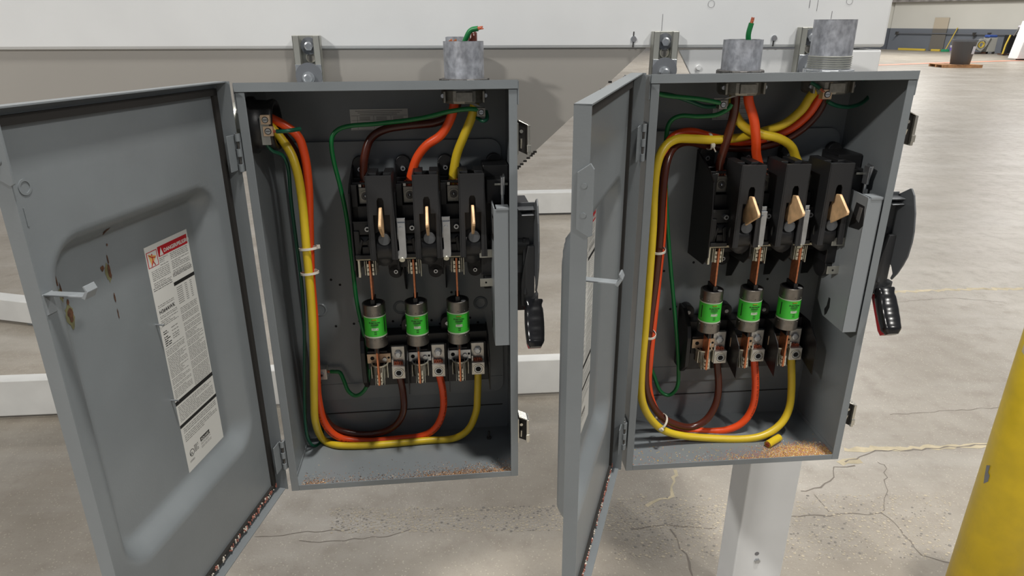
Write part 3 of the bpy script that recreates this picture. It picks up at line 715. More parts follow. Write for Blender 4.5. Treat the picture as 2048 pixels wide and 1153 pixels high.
    def dep(u, z):
        cu, cz = (eu0+eu1)/2, (ez0+ez1)/2; hu, hz = (eu1-eu0)/2, (ez1-ez0)/2; rr = 50
        qx, qz = abs(u-cu)-(hu-rr), abs(z-cz)-(hz-rr)
        d = math.hypot(max(qx, 0), max(qz, 0))+min(max(qx, qz), 0)-rr    # <0 inside
        sx_, sz_ = max(qx, 0), max(qz, 0); hh_ = math.hypot(sx_, sz_) or 1
        nx2, nz2 = ((sx_/hh_)**2, (sz_/hh_)**2) if sx_ or sz_ else ((1, 0) if qx > qz else (0, 1))
        wd_ = (36 if u < cu else 26)*nx2+(20 if z > cz else 32)*nz2
        t = max(0, min(1, -d/wd_)); return -24*(.6*t+.4*t*t*(3-2*t))
    us = [DOOR_W*i/NU for i in range(NU+1)]; zs = [dh0+(dh1-dh0)*i/NZ for i in range(NZ+1)]
    for off, flip in ((1.6, False), (0, True)):
        vs = [(u, off+dep(u, z), z) for z in zs for u in us]
        fs = [(j*(NU+1)+i, j*(NU+1)+i+1, (j+1)*(NU+1)+i+1, (j+1)*(NU+1)+i) for j in range(NZ) for i in range(NU)]
        if flip is False: fs = [f[::-1] for f in fs]
        b.add(vs, fs, g, True)
    b.box(0, 1.8, 0, T+6, dh0, dh1, g); b.box(DOOR_W-1.8, DOOR_W, 0, T+1, dh0, dh1, g)
    b.box(0, DOOR_W, 0, T+1, dh0, dh0+1.8, g); b.box(0, DOOR_W, 0, T+1, dh1-1.8, dh1, g)
    # embossed forming marks
    if L:
        b.ring((397, 1.6, 672), (397, 2.4, 672), 8.5, 6, g); b.box(372+40, 372+42, 1.6, 2.6, 664, 682, g); b.box(404, 406, 1.6, 2.3, 632, 652, g)
    b.xf(df)
    dr = b.build('door', e)
    b = MB()
    for x0, x1, z0, z1 in ((10, 21, dh0+10, dh1-10), (DOOR_W-12, DOOR_W-4, dh0+12, dh1-8), (10, DOOR_W-8, dh0+10, dh0+20), (10, DOOR_W-8, dh1-20, dh1-10)):
        b.box(x0, x1, 1.6, 6.5, z0, z1, 'gasket')
    if True:
        rr = random.Random(3)
        for i in range(170):
            u = rr.uniform(6, DOOR_W-10); b.box(u, u+rr.uniform(.8, 2.4), 6, 7.4+rr.random()*1.5, dh0+9+rr.uniform(0, 9), dh0+11+rr.uniform(0, 9), 'shavings_p' if rr.random() < .55 else 'shavings_w')
    b.xf(df); b.build('door_gasket', dr)
    zo = 64 if L else 0
    b = MB(); b.prism([(6, 624+zo), (6, 686+zo), (20, 696+zo if not L else 749), (24, 690+zo if not L else 749), (24, 618+zo), (20, 616+zo)], 'x', 430, 433, g)
    b.cyl((433, 14, 640+zo), (434, 14, 640+zo), 3, g); b.cyl((433, 14, 672+zo), (434, 14, 672+zo), 3, g)
    b.xf(df); b.build('latch_strike', dr, bevel=.6)
    b = MB(); b.box(399, 411, 1.6, 52, 556, 558, 'gray_cover'); b.box(397, 413, 1.6, 3.4, 534, 558, 'gray_cover'); b.prism([(48, 556), (54, 564), (57, 563), (52, 554)], 'x', 396, 412, 'gray_cover'); b.prism([(54, 564), (52, 569), (54, 570), (57, 563)], 'x', 396, 412, 'gray_cover')
    b.xf(df); b.build('door_hook', dr, bevel=.5)
    # door label
    b = MB(); v0 = -22.3
    su0, su1, sz0, sz1 = 104, 206, 182, 547
    if not L: su0, su1 = 145, 245; sz0, sz1 = 212, 577
    wd = su1-su0; hh = sz1-sz0
    def lb(a0, a1, c0, c1, m, dv=.35):   # fractions: a across from the free-edge side, c down from the top
        b.box(su1-a1*wd, su1-a0*wd, v0, v0+dv, sz1-c1*hh, sz1-c0*hh, m)
    lb(0, 1, 0, 1, 'label', .25)
    lb(.27, .97, .018, .058, 'label_red'); lb(.02, .25, .022, .085, 'label_red', .3); lb(.035, .235, .025, .082, 'label', .4)
    b.prism([(su1-.05*wd, sz1-.03*hh), (su1-.22*wd, sz1-.045*hh), (su1-.1*wd, sz1-.08*hh)], 'y', v0, v0+.5, 'label_yellowed')
    b.tube([(su1-.06*wd, v0+.6, sz1-.034*hh), (su1-.12*wd, v0+.6, sz1-.045*hh), (su1-.2*wd, v0+.6, sz1-.05*hh)], .6, 'label_red', seg=5); b.tube([(su1-.13*wd, v0+.6, sz1-.043*hh), (su1-.13*wd, v0+.6, sz1-.06*hh), (su1-.09*wd, v0+.6, sz1-.079*hh)], .7, 'label_red', seg=5)
    b.tube([(su1-.13*wd, v0+.6, sz1-.06*hh), (su1-.17*wd, v0+.6, sz1-.079*hh)], .7, 'label_red', seg=5); b.ball((su1-.13*wd, v0+.6, sz1-.036*hh), 1.3, 'label_red', sy=.3)
    b.prism([(su1-.3*wd, sz1-.055*hh), (su1-.38*wd, sz1-.055*hh), (su1-.34*wd, sz1-.024*hh)], 'y', v0, v0+.45, 'label')
    def tx(s, a, c, size, m, bold=0): b.text(s, size, lambda p: Vector((su1-a*wd-p.x, v0+.55, sz1-c*hh+p.y)), m, bold=bold)
    tx('DANGER/PELIGRO', .395, .048, 7.0*wd/94, 'label', .25)
    tx('H364AWK', .05, .275, 7.5*wd/94, 'label_black', .1)
    lb(.48, 1, .185, .2, 'label_black'); lb(0, 1, .66, .678, 'label_black'); lb(0, 1, .77, .785, 'label_black')
    lb(.4, .66, .898, .918, 'label_black'); tx('SQUARE D', .415, .914, 5.4*wd/94, 'label', .08)
    c0 = (su1-.15*wd, sz1-.925*hh); b.ring((c0[0], v0+.2, c0[1]), (c0[0], v0+.5, c0[1]), 6, 5.2, 'label_black', seg=24); tx('UL', .10, .932, 5.5*wd/94, 'label_black', .1); tx('LISTED', .07, .962, 3.6*wd/94, 'label_black')
    rr = random.Random(11)
    def para(a0, a1, c0, c1, step=.0072, m='label_grey'):
        c = c0
        while c < c1:
            end = a1 if rr.random() < .75 else a0+(a1-a0)*rr.uniform(.5, .9)
            x = a0
            while x < end-.01:
                w_ = rr.uniform(.02, .09); lb(x, min(end, x+w_), c, c+step*.42, m, .33); x += w_+.012
            c += step*rr.choice([1, 1, 1, 1, 1, 1.6])
    para(.27, .46, .064, .095); para(.06, .46, .10, .165); para(.03, .46, .168, .178, .005, 'label_black'); para(.52, .95, .064, .145); para(.5, .97, .15, .162, .005, 'label_black')
    para(.05, .42, .24, .25); para(.05, .45, .285, .335); para(.05, .2, .35, .41, .009, 'label_black'); para(.24, .4, .35, .40, .009); para(.52, .95, .3, .355)
    for k in range(9): lb(.52, .66, .21+k*.0085, .213+k*.0085, 'label_grey', .33); lb(.72, .78, .21+k*.0085, .213+k*.0085, 'label_grey', .33); lb(.85, .9, .21+k*.0085, .213+k*.0085, 'label_grey', .33)
    para(.03, .48, .42, .65, .0068); para(.53, .97, .37, .655, .0068)
    para(.04, .95, .688, .76, .0075); para(.06, .95, .795, .86, .009)
    para(.4, .68, .925, .95, .006); para(.22, .33, .905, .94, .007, 'label_black')
    b.xf(df); tag(b.build('warning_label', dr), 'tall white warning label with red heading bar')
    if L:
        rr = random.Random(23)
        def blot(u, z, ru, rz, m, n=14, v=-22.15):
            vs = []
            for k in range(n):
                u1, z1 = u+ru*(.6+.55*rr.random())*math.cos(2*PI*k/n), z+rz*(.6+.55*rr.random())*math.sin(2*PI*k/n); vs.append((u1, 1.6+dep(u1, z1)+v, z1))
            b = MB(); b.add(vs, [tuple(range(n))], m); b.xf(df); b.build('rust_stain', dr)
        def A_(px, py):
            I = Mx.inverted(); o, d = ray(px, py); o = I@o*1000; d = I.to_3x3()@d
            du = Vector((math.cos(ang), -math.sin(ang), 0)); dv = Vector((math.sin(ang), math.cos(ang), 0)); h = Vector((HX, HY, 0))
            v_ = -22.3
            for _k in range(5):
                t = (v_-(o-h).dot(dv))/d.dot(dv); X = o+d*t-h; v_ = 1.6+dep(X.dot(du), X.z)
            return X.dot(du), X.z
        for px, py, ru, rz, m, n_ in ((216, 545, 5, 15, 'rust_halo', 18), (139, 630, 7, 17, 'rust_halo', 18), (122, 590, 3, 10, 'rust_halo', 12),
                                      (210, 463, 4.4, 5, 'rust', 9), (204, 537, 4, 4.4, 'rust', 9), (218, 543, 3.4, 11, 'rust', 13), (215, 520, 1.5, 8, 'rust', 9), (229, 595, 1.6, 7, 'rust', 8), (236, 628, 1.1, 7, 'rust', 8),
                                      (140, 628, 4.4, 10, 'rust', 12), (122, 583, 1.4, 12, 'rust', 9), (112, 562, 1, 10, 'rust', 8), (135, 605, 2.4, 4, 'rust', 8), (213, 490, 1.6, 2, 'rust', 7)):
            u_, z_ = A_(px, py); blot(u_, z_, ru, rz, m, n_, .3 if m == 'rust_halo' else .6)
        for px, py in ((312, 650), (342, 801)):
            u_, z_ = A_(px, py); b = MB(); b.tube([(u_, -22.4, z_), (u_, -10, z_)], 1.3, 'zinc', seg=8); b.xf(df); b.build('stud', dr)
    return e
SL = switch(ML, 'safety_switch', 'left gray safety switch box, door swung wide open showing a rusty inner face', 1.7941, 'L')
SR = switch(MR, 'safety_switch', 'right gray safety switch box above the white post, door seen nearly edge on', 1.9436, 'R')

# ------------------------------------------------------------------ fuses
def fuse():
    e = thing('cartridge_fuse', 'x', 'fuse')
    r = 21.5
    def cap(b, z0, z1, bottom):
        b.cyl((0, 0, z0+.8), (0, 0, z1-.8), r, 'nickel', seg=48, caps=False)
        za, zb = (z0, z0+.8) if bottom else (z1, z1-.8)
        b.lathe((0, 0, min(za, zb)), (0, 0, 1), [(0, r-.8), (.8, r)] if bottom else [(0, r), (.8, r-.8)], 'nickel', seg=48, smooth=False)
        b.lathe((0, 0, za), (0, 0, 1), [(0, r-.8), (0, r-3)], 'nickel', seg=48, smooth=False)
        e0 = z1-.8 if bottom else z0+.8; b.lathe((0, 0, min(e0, e0)), (0, 0, 1), [(0, r), (0, r-1)], 'nickel', seg=48, smooth=False)
        if bottom: b.lathe((0, 0, z0+.1), (0, 0, 1), [(0, r-3), (0, 0)], 'fuse_black', seg=36, smooth=False)
    b = MB()
    cap(b, 259, 282, True)
    def dents(b, z_):
        for k in range(10): a = 2*PI*k/10+.3; b.ball((r*math.cos(a), r*math.sin(a), z_), 1.1, 'nickel', seg=8, rings=5)
    dents(b, 277); b.build('end_cap', e)
    b = MB(); cap(b, 324, 347, False); dents(b, 329); b.build('end_cap', e)
    b = MB(); b.lathe((0, 0, 346.4), (0, 0, 1), [(0, r-1.2), (0, 0)], 'fuse_black', seg=36, smooth=False)
    b.box(-4, 4, -15, 17, 345.5, 357, 'fuse_black'); b.cyl((10.5, -12.5, 346.3), (10.5, -12.5, 347.6), 4.4, 'white_dot')
    b.build('fibre_end', e, bevel=.4); b = MB(); b.box(-4, 4, -15, 15, 246, 260, 'fuse_black'); b.build('fibre_end', e, bevel=.4)
    b = MB(); b.cyl((0, 0, 282), (0, 0, 324), r-.3, 'fuse_green', seg=48, caps=False); b.cyl((0, 0, 281.4), (0, 0, 284.2), r+.05, 'fuse_pale', seg=48, caps=False); b.cyl((0, 0, 322.4), (0, 0, 324.6), r+.05, 'fuse_pale', seg=48, caps=False)
    def wrap(p, z0, off=0): z0 += 5; a = -PI/2+(p.x+off)/r; return Vector(((r+.08)*math.cos(a), (r+.08)*math.sin(a), z0+p.y))
    def bar(x0, x1, z0, z1, m, o_=.05):
        z0 += 5; z1 += 5; n = max(1, int((x1-x0)/1.2)); vs = []
        for k in range(n+1):
            a = -PI/2+(x0+(x1-x0)*k/n)/r; vs += [((r+o_)*math.cos(a), (r+o_)*math.sin(a), z0), ((r+o_)*math.cos(a), (r+o_)*math.sin(a), z1)]
        b.add(vs, [(2*k, 2*k+2, 2*k+3, 2*k+1) for k in range(n)], m)
    b.text('FUSETRON', 4.3, lambda p: wrap(p, 306.2, 1), 'label_black', 'CENTER', .12)
    bar(-3, 6, 313.4, 314.6, 'fuse_yellow'); bar(-4, 4.4, 312, 313, 'label_black'); bar(-4, -3, 312.5, 314.5, 'label_red')
    bar(-6, 8, 303.2, 304.6, 'label_black'); bar(-7, 8, 301.4, 302, 'label_black'); bar(-5, 6, 300, 300.5, 'label_black'); bar(-3, 4, 298.7, 299.1, 'label_black')
    bar(-5.5, 7.5, 292, 297, 'fuse_pale'); bar(-3, 3, 295.4, 296.2, 'label_grey', .1); bar(5.6, 6.4, 293.5, 295.5, 'label_black', .1)
    for z0 in (288.5, 284.5): bar(-1, 4, z0, z0+1, 'label_black'); bar(-1, 4.4, z0-1.4, z0-1, 'label_black')
    bar(21, 23, 285, 315, 'label_black'); bar(24, 24.6, 285, 303, 'label_black'); bar(-26, -24, 286, 312, 'label_black')
    tag(b.build('fuse_band', e), 'bright green printed band')
    b = MB(); b.box(-1.7, 1.7, -13.5, 13.5, 350, 440, 'copper'); tag(b.build('blade', e, bevel=.5), 'copper blade'); b = MB(); b.box(-1.7, 1.7, -15, 13.5, 176, 256, 'copper'); tag(b.build('blade', e, bevel=.5), 'copper blade')
    return e
F0 = fuse(); first = True
pos = ['leftmost of three', 'middle of three', 'rightmost of three']
for Mx, nm in ((ML, 'left'), (MR, 'right')):
    for i in range(3):
        o = F0 if first else dup(F0); first = False
        o.matrix_world = Mx@Matrix.Translation(((174+P0*i-1)/1000, .092, 0))
        o['label'] = 'green banded cartridge fuse, %s in the %s box' % (pos[i], nm); o['group'] = 'cartridge fuses in the %s box' % nm

# ------------------------------------------------------------------ conduits and bushings
def conduit(Mx, cx, cy, ztop, r, label, threads=False, lean=0.0, dark=True):
    e = thing('conduit_stub', label, 'conduit', Mx)
    zb = H-17*(cy/D); b = MB()
    n = 40; top = []
    b.cyl((cx, cy, zb-28), (cx, cy, ztop), r, 'conduit', seg=n, caps=False); b.cyl((cx, cy, ztop), (cx, cy, zb-28), r-3.5, 'conduit', seg=n, caps=False)
    b.ring((cx, cy, ztop-.5), (cx, cy, ztop), r, r-3.5, 'conduit', seg=n)
    b.build('pipe', e)
    if threads:
        b = MB(); prof = []
        for k in range(6): prof += [(k*3.6, r-.4), (k*3.6+1.4, r+1.6), (k*3.6+2.4, r+1.6), (k*3.6+3.4, r-.4)]
        b.lathe((cx, cy, zb+8), (0, 0, 1), prof, 'zinc_dull', seg=48, smooth=False); b.build('thread', e)
    b = MB(); ro = r+7
    b.lathe((cx, cy, zb), (0, 0, 1), [(0, r-2), (0, ro), (6, ro), (7, ro-2), (7, r-.5)], 'conduit_dark' if dark else 'zinc', seg=16, smooth=False)
    for k in range(8):
        a = 2*PI*k/8; c_, s_ = math.cos(a), math.sin(a)
        b.cyl((cx+c_*(ro-1), cy+s_*(ro-1), zb+.5), (cx+c_*(ro-1), cy+s_*(ro-1), zb+6.5), 3, 'conduit_dark' if dark else 'zinc', seg=8)
    b.build('locknut', e, bevel=.6)
    return e
def bushing(Mx, cx, cy, ztop, r, label, lugs):
    e = thing('grounding_bushing', label, 'bushing', Mx)
    b = MB(); h = 22
    b.lathe((cx, cy, ztop), (0, 0, -1), [(0, r-3), (0, r+3), (h-5, r+3), (h, r), (h, r-5), (0, r-5)], 'cast', seg=12, smooth=False)
    b.box(cx-14, cx+14, cy-r-5, cy-r+3, ztop-h+4, ztop-2, 'cast')
    for k in (-1, 1):
        b.box(cx+k*(r-2)-2, cx+k*(r-2)+2, cy-r*.6-8, cy-r*.6+6, ztop-h+2, ztop-1, 'cast')
    b.build('ring', e, bevel=1)
    b = MB()
    for sx in (-1, 1): b.cyl((cx+sx*(r+1), cy-r*.5, ztop-9), (cx+sx*(r+1), cy-r*.5-6, ztop-9), 3.4, 'zinc'); 
    b.build('set_screw', e)
    for (lx, ly, lz, s_) in lugs:
        b = MB(); b.box(lx-s_, lx+s_, ly, ly+14, lz-s_, lz+s_, 'tanclip' if not nm_dark[0] else 'cast'); b.cyl((lx, ly, lz), (lx, ly-.6, lz), s_*.72, 'gasket'); b.cyl((lx, ly-.3, lz), (lx, ly-1.2, lz), s_*.55, 'zinc')
        b.box(lx-s_*.5, lx+s_*.5, ly-1.4, ly-1.1, lz-.4, lz+.4, 'void')
        b.prism([(lx-s_*.7, lz+s_), (lx+s_*.7, lz+s_), (cx+s_*1.2, ztop-h+5), (cx-s_*.2, ztop-h+5)], 'y', ly+8, ly+10, 'cast') if lz < ztop-h-2 else None
        b.build('ground_lug', e, bevel=.5)
    return e
nm_dark = [True]
conduit(ML, 357, 92, 811, 34, 'galvanised conduit stub on top of the left box, green wire poking out')
q1_ = at(ML, 962, 224, y=66)
bushing(ML, 355, 92, 733, 35, 'cast grounding bushing under the conduit of the left box', [(q1_.x, 60, q1_.z, 7)])
conduit(MR, 179, 92, 800, 32.5, 'short galvanised conduit stub on top of the right box, left of the two')
q2_ = at(MR, 1444, 209, y=66)
bushing(MR, 181, 92, 733, 35, 'cast grounding bushing under the left conduit of the right box', [(q2_.x, 60, q2_.z, 7)])
conduit(MR, 345, 110, 830, 34.5, 'taller threaded conduit stub on top of the right box, right of the two', threads=True, dark=False)
nm_dark[0] = False
qa, qb = at(MR, 1655, 189, y=70), at(MR, 1669, 174, y=72)
bushing(MR, 345, 110, 731, 37, 'cast grounding bushing with two lugs under the right conduit of the right box', [(qa.x, 70, qa.z, 8), (qb.x, 72, qb.z, 8)])
# side bushing of the left box
e = thing('insulated_bushing', 'round black insulated bushing with two screw lugs on the left inner wall', 'bushing', ML)
cs = (0, 62, 682); b = MB()
b.lathe((2, cs[1], cs[2]), (1, 0, 0), [(0, 46), (7, 46), (7, 41), (30, 40), (38, 42), (42, 40), (42, 34), (0, 34)], 'black', seg=40); b.build('ring', e)
b = MB(); b.lathe((-9, cs[1], cs[2]), (1, 0, 0), [(0, 36), (0, 46), (8, 46), (8, 36)], 'zinc_dull', seg=12, smooth=False); b.lathe((-32, cs[1], cs[2]), (1, 0, 0), [(0, 30), (0, 37), (26, 37), (26, 30)], 'zinc_dull'); b.build('outer_nipple', e)
for u, v, s_ in ((530, 240, 7.2), (536, 263, 7.6)):
    q = at(ML, u, v, y=16); b = MB(); b.box(q.x-s_, q.x+s_, 16, 24, q.z-s_, q.z+s_, 'tanclip'); b.cyl((q.x, 16, q.z), (q.x, 15.5, q.z), s_*.7, 'gasket'); b.cyl((q.x, 15.6, q.z), (q.x, 14.8, q.z), s_*.56, 'chrome'); b.box(q.x-3.4, q.x+3.4, 14.4, 14.9, q.z-.5, q.z+.5, 'void')
    b.build('screw_lug', e, bevel=.5)
b = MB(); b.box(26, 40, 19, 26, 655, 700, 'zinc_dull'); b.build('lug_strap', e, bevel=.5)

# ------------------------------------------------------------------ cables
def cable(Mx, pts, r, m, label, cat='cable', group=None, ends=None, name='power_cable', prints=None):
    """pts: (u, v, 'y'|'z'|'x', value) sight-line points resolved on planes inside the switch, or plain Vectors (mm)"""
    P = []
    for p in pts:
        if isinstance(p, Vector): P.append(p)
        else: P.append(at(Mx, p[0], p[1], **{p[2]: p[3]}))
    S = spline(P, 9)
    e = thing(name, label, cat, Mx, group)
    b = MB(); b.tube(S, r, m, seg=18); b.build('jacket', e)
    if ends:
        for which in ends:
            a, c = (S[0], S[1]) if which == 0 else (S[-1], S[-2]); d = (a-c).normalized(); _, u, w = frame_from(d)
            b = MB(); rr_ = r*.7
            for k in range(7):
                q = a+(u*math.cos(k*PI/3)+w*math.sin(k*PI/3))*(rr_*.62 if k else 0); b.cyl(q-d*2, q+d*(7+(k % 3)), rr_*.36, 'copper_strand', seg=7)
            b.build('copper_end', e)
    if prints:
        b = MB(); rr_ = random.Random(prints[2])
        for i in range(prints[0], min(prints[1], len(S)-1), 1):
            t = (S[i+1]-S[i]).normalized(); cdir = (Mx.inverted()@Vector((0, 0, CAMH))*1000-S[i]).normalized()
            nn = (cdir-t*cdir.dot(t)).normalized(); sd = t.cross(nn).normalized(); nn = (nn*.8+sd*.6).normalized(); sd = t.cross(nn).normalized()
            L_ = (S[i+1]-S[i]).length; x = 0
            while x < L_-1.5:
                w_ = rr_.uniform(1, 2.2)
                if rr_.random() < .8:
                    c0 = S[i]+t*x+nn*(r+.12); hh_ = 1.6
                    b.add([c0-sd*hh_, c0+t*w_*.55-sd*hh_, c0+t*w_*.55+sd*hh_, c0+sd*hh_], [(0, 1, 2, 3)], 'ink'); 
                x += w_+.5
        b.build('printing', e)
    return e
LG = at(ML, 797, 745, y=104)
def lug_pt(i, dz=0): return Vector((210+P0*i, 118, 176+dz))
def line_pt(i, dz=0): return Vector((173+P0*i, 120, 566+dz))
y_, z_ = 'y', 'z'
# left box
cable(ML, [Vector((2, 62, 690)), Vector((24, 62, 688)), (573, 292, y_, 62), (592, 335, y_, 55), (604, 400, y_, 50), (613, 500, y_, 48), (622, 600, y_, 50), (627, 700, y_, 58), (628, 790, y_, 78), (631, 845, y_, 100), (647, 880, z_, 15), (682, 892, z_, 9), (760, 890, z_, 9), (850, 882, z_, 9), (905, 878, z_, 10), (936, 860, y_, 122), (952, 825, y_, 120), (955, 790, y_, 118), lug_pt(2), lug_pt(2, 12)], 7.4, 'yellow',
      'yellow cable looping from the side bushing along the left box floor', group='power cables of the left box')
cable(ML, [Vector((2, 66, 698)), Vector((30, 66, 694)), (590, 266, y_, 72), (608, 305, y_, 72), (617, 370, y_, 70), (619, 450, y_, 70), (622, 550, y_, 74), (629, 640, y_, 84), (633, 740, y_, 100), (637, 800, y_, 120), (650, 848, y_, 140), (678, 875, y_, 148), (730, 883, y_, 150), (800, 878, y_, 150), (845, 872, y_, 146), (872, 855, y_, 138), (886, 822, y_, 130), (886, 785, y_, 122), lug_pt(1), lug_pt(1, 12)], 7.4, 'orange',
      'orange power cable looping through the lower part of the left box', group='power cables of the left box', prints=(85, 160, 4))
cable(ML, [Vector((2, 70, 684)), Vector((30, 74, 680)), (588, 300, y_, 90), (603, 360, y_, 92), (612, 450, y_, 92), (618, 560, y_, 96), (626, 680, y_, 108), (634, 790, y_, 140), (660, 850, y_, 160), (710, 868, y_, 162), (760, 866, y_, 160), (792, 850, y_, 150), (807, 822, y_, 138), (806, 785, y_, 124), lug_pt(0), lug_pt(0, 12)], 7.2, 'brown',
      'brown power cable rising to the leftmost lower lug of the left box', group='power cables of the left box')
cable(ML, [Vector((345, 86, 735)), (915, 206, y_, 95), (900, 232, y_, 110), (868, 246, y_, 122), (815, 251, y_, 128), (770, 259, y_, 128), (742, 277, y_, 126), (730, 310, y_, 122), (727, 345, y_, 120), line_pt(0), line_pt(0, -6)], 7.4, 'brown',
      'brown cable from the conduit to the first upper lug, left box', group='upper cables of the left box')
cable(ML, [Vector((340, 80, 735)), (909, 205, y_, 84), (901, 238, y_, 88), (882, 270, y_, 96), (853, 291, y_, 104), (834, 316, y_, 112), (824, 345, y_, 118), line_pt(1), line_pt(1, -6)], 8, 'orange',
      'orange cable from the conduit to the middle upper lug, left box', group='upper cables of the left box')
cable(ML, [Vector((366, 84, 735)), (949, 205, y_, 86), (943, 235, y_, 88), (928, 272, y_, 96), (914, 308, y_, 108), (907, 345, y_, 116), line_pt(2), line_pt(2, -6)], 8, 'yellow',
      'yellow cable from the conduit to the third upper lug, left box', group='upper cables of the left box')
cable(ML, [(968, 222, y_, 66), (940, 218, y_, 62), (900, 223, y_, 66), (840, 237, y_, 84), (760, 247, y_, 96), (700, 252, y_, 100), (673, 262, y_, 100), (663, 282, y_, 100), (667, 320, y_, 104), (682, 380, y_, 110), (694, 440, y_, 114), (704, 520, y_, 116), (713, 600, y_, 118), (726, 660, y_, 122), (736, 700, y_, 126), (738, 745, y_, 132), (731, 778, y_, 140), (713, 792, y_, 145), (697, 783, y_, 150), (688, 762, y_, 154), (680, 746, y_, 158), (668, 744, y_, 159), Vector((66, 160, 171))], 3.9, 'green',
      'bright green ground wire sweeping down the middle of the left box', 'wire', name='ground_wire', ends=[1])
cable(ML, [(531, 270, y_, 30), (532, 285, y_, 34), (545, 302, y_, 44), (566, 312, y_, 60), (577, 340, y_, 72), (582, 400, y_, 74), (592, 480, y_, 72), (600, 540, y_, 72), (606, 600, y_, 74), (609, 680, y_, 80), (609, 760, y_, 92), (611, 850, y_, 112), (619, 885, y_, 130), (634, 892, y_, 150), (645, 870, y_, 168), (641, 810, y_, 168), (640, 765, y_, 160)], 3.1, 'green_dark',
      'thin dark green wire running down the left wall of the left box', 'wire', name='ground_wire')
cable(ML, [(553, 263, y_, 18), (575, 262, y_, 16), (601, 258, y_, 30)], 3.3, 'green_dark', 'short dark green wire tail at the black side bushing', 'wire', name='wire_tail', ends=[0])
cable(ML, [(954, 236, y_, 80), (966, 242, y_, 70), (974, 237, y_, 72), (972, 222, y_, 80)], 3.4, 'green_dark', 'short dark green wire loop below the top conduit of the left box', 'wire', name='wire_tail')
# out of the conduit, left box
cable(ML, [Vector((355, 92, 770)), Vector((356, 90, 800)), (935, 70, y_, 86), (943, 60, y_, 84), (956, 57, y_, 80)], 4.2, 'green', 'green stub of wire bending out of the left conduit', 'wire', name='wire_stub', ends=[1])
b = MB(); q = at(ML, 945, 80, y=104); b.lathe((q.x, 104, 770), (0, 0, 1), [(0, 0), (0, 8), (54, 8), (56, 6), (56, 0)], 'brown'); o = b.build('cable_stub'); o.matrix_world = ML; tag(o, 'cut brown cable end standing in the left conduit', 'cable')
b = MB(); q = at(ML, 905, 82, y=84)
for k in range(7): b.cyl((q.x-6+k*2.4, 84+(k % 2)*3, 780), (q.x-7+k*2.5, 82+(k % 3)*2, 811+(k % 3)*1.6), 1.6, 'copper', seg=6)
o = b.build('copper_strands'); o.matrix_world = ML; tag(o, 'frayed copper strands at the rim of the left conduit', 'wire')
b = MB(); q = at(ML, 910, 74, y=150); b.cyl((q.x, 150, 700+36), (q.x, 150, q.z), 17, 'conduit', seg=28); b.cyl((q.x, 150, q.z), (q.x, 150, q.z+.6), 15, 'conduit'); o = b.build('conduit_coupling'); o.matrix_world = ML; tag(o, 'narrow grey pipe end behind the left conduit stub', 'pipe')
# right box
cable(MR, [Vector((171, 86, 735)), (1471, 200, y_, 86), (1466, 235, y_, 92), (1452, 285, y_, 102), (1440, 325, y_, 112), line_pt(0), line_pt(0, -6)], 7.8, 'brown', 'brown cable from the left conduit to the first upper lug, right box', group='upper cables of the right box')
cable(MR, [Vector((192, 80, 735)), (1497, 200, y_, 74), (1508, 240, y_, 76), (1512, 280, y_, 86), (1513, 310, y_, 102), line_pt(1), line_pt(1, -6)], 8.2, 'orange', 'orange power cable from the left conduit straight down in the right box', group='upper cables of the right box')
cable(MR, [Vector((180, 100, 735)), (1466, 205, y_, 100), (1472, 232, y_, 98), (1492, 256, y_, 94), (1525, 269, y_, 92), (1558, 277, y_, 96), (1582, 293, y_, 106), (1592, 316, y_, 116), line_pt(2), line_pt(2, -6)], 7.9, 'yellow', 'yellow cable crossing from the left conduit to the third upper lug, right box', group='upper cables of the right box')
cable(MR, [Vector((334, 92, 735)), (1622, 192, y_, 92), (1603, 220, y_, 96), (1570, 247, y_, 104), (1530, 262, y_, 110), (1480, 275, y_, 112), (1430, 280, y_, 104), (1385, 278, y_, 92), (1352, 279, y_, 80), (1328, 296, y_, 68), (1314, 330, y_, 58), (1308, 380, y_, 52), (1305, 460, y_, 50), (1298, 560, y_, 50), (1290, 660, y_, 50), (1283, 740, y_, 50), (1283, 795, y_, 54), (1297, 832, y_, 62), (1325, 860, y_, 72), (1365, 872, y_, 78), (1420, 877, y_, 80), (1480, 879, y_, 76), (1525, 872, y_, 76), (1560, 850, y_, 84), (1578, 818, y_, 96), (1583, 775, y_, 108), lug_pt(2), lug_pt(2, 12)], 7.8, 'yellow',
      'yellow power cable looping around the left and bottom of the right box', group='power cables of the right box')
cable(MR, [Vector((345, 104, 735)), (1638, 196, y_, 108), (1615, 230, y_, 116), (1580, 258, y_, 124), (1535, 276, y_, 130), (1480, 284, y_, 130), (1430, 276, y_, 124), (1385, 264, y_, 116), (1352, 270, y_, 108), (1335, 290, y_, 100), (1327, 330, y_, 90), (1326, 400, y_, 84), (1324, 470, y_, 80), (1316, 550, y_, 80), (1307, 640, y_, 84), (1299, 720, y_, 90), (1297, 775, y_, 104), (1312, 822, y_, 118), (1345, 850, y_, 124), (1395, 862, y_, 122), (1445, 862, y_, 112), (1482, 848, y_, 108), (1504, 818, y_, 110), (1511, 775, y_, 114), lug_pt(1), lug_pt(1, 12)], 7.6, 'orange',
      'orange power cable looping below the fuses of the right box', group='power cables of the right box', prints=(195, 232, 9))
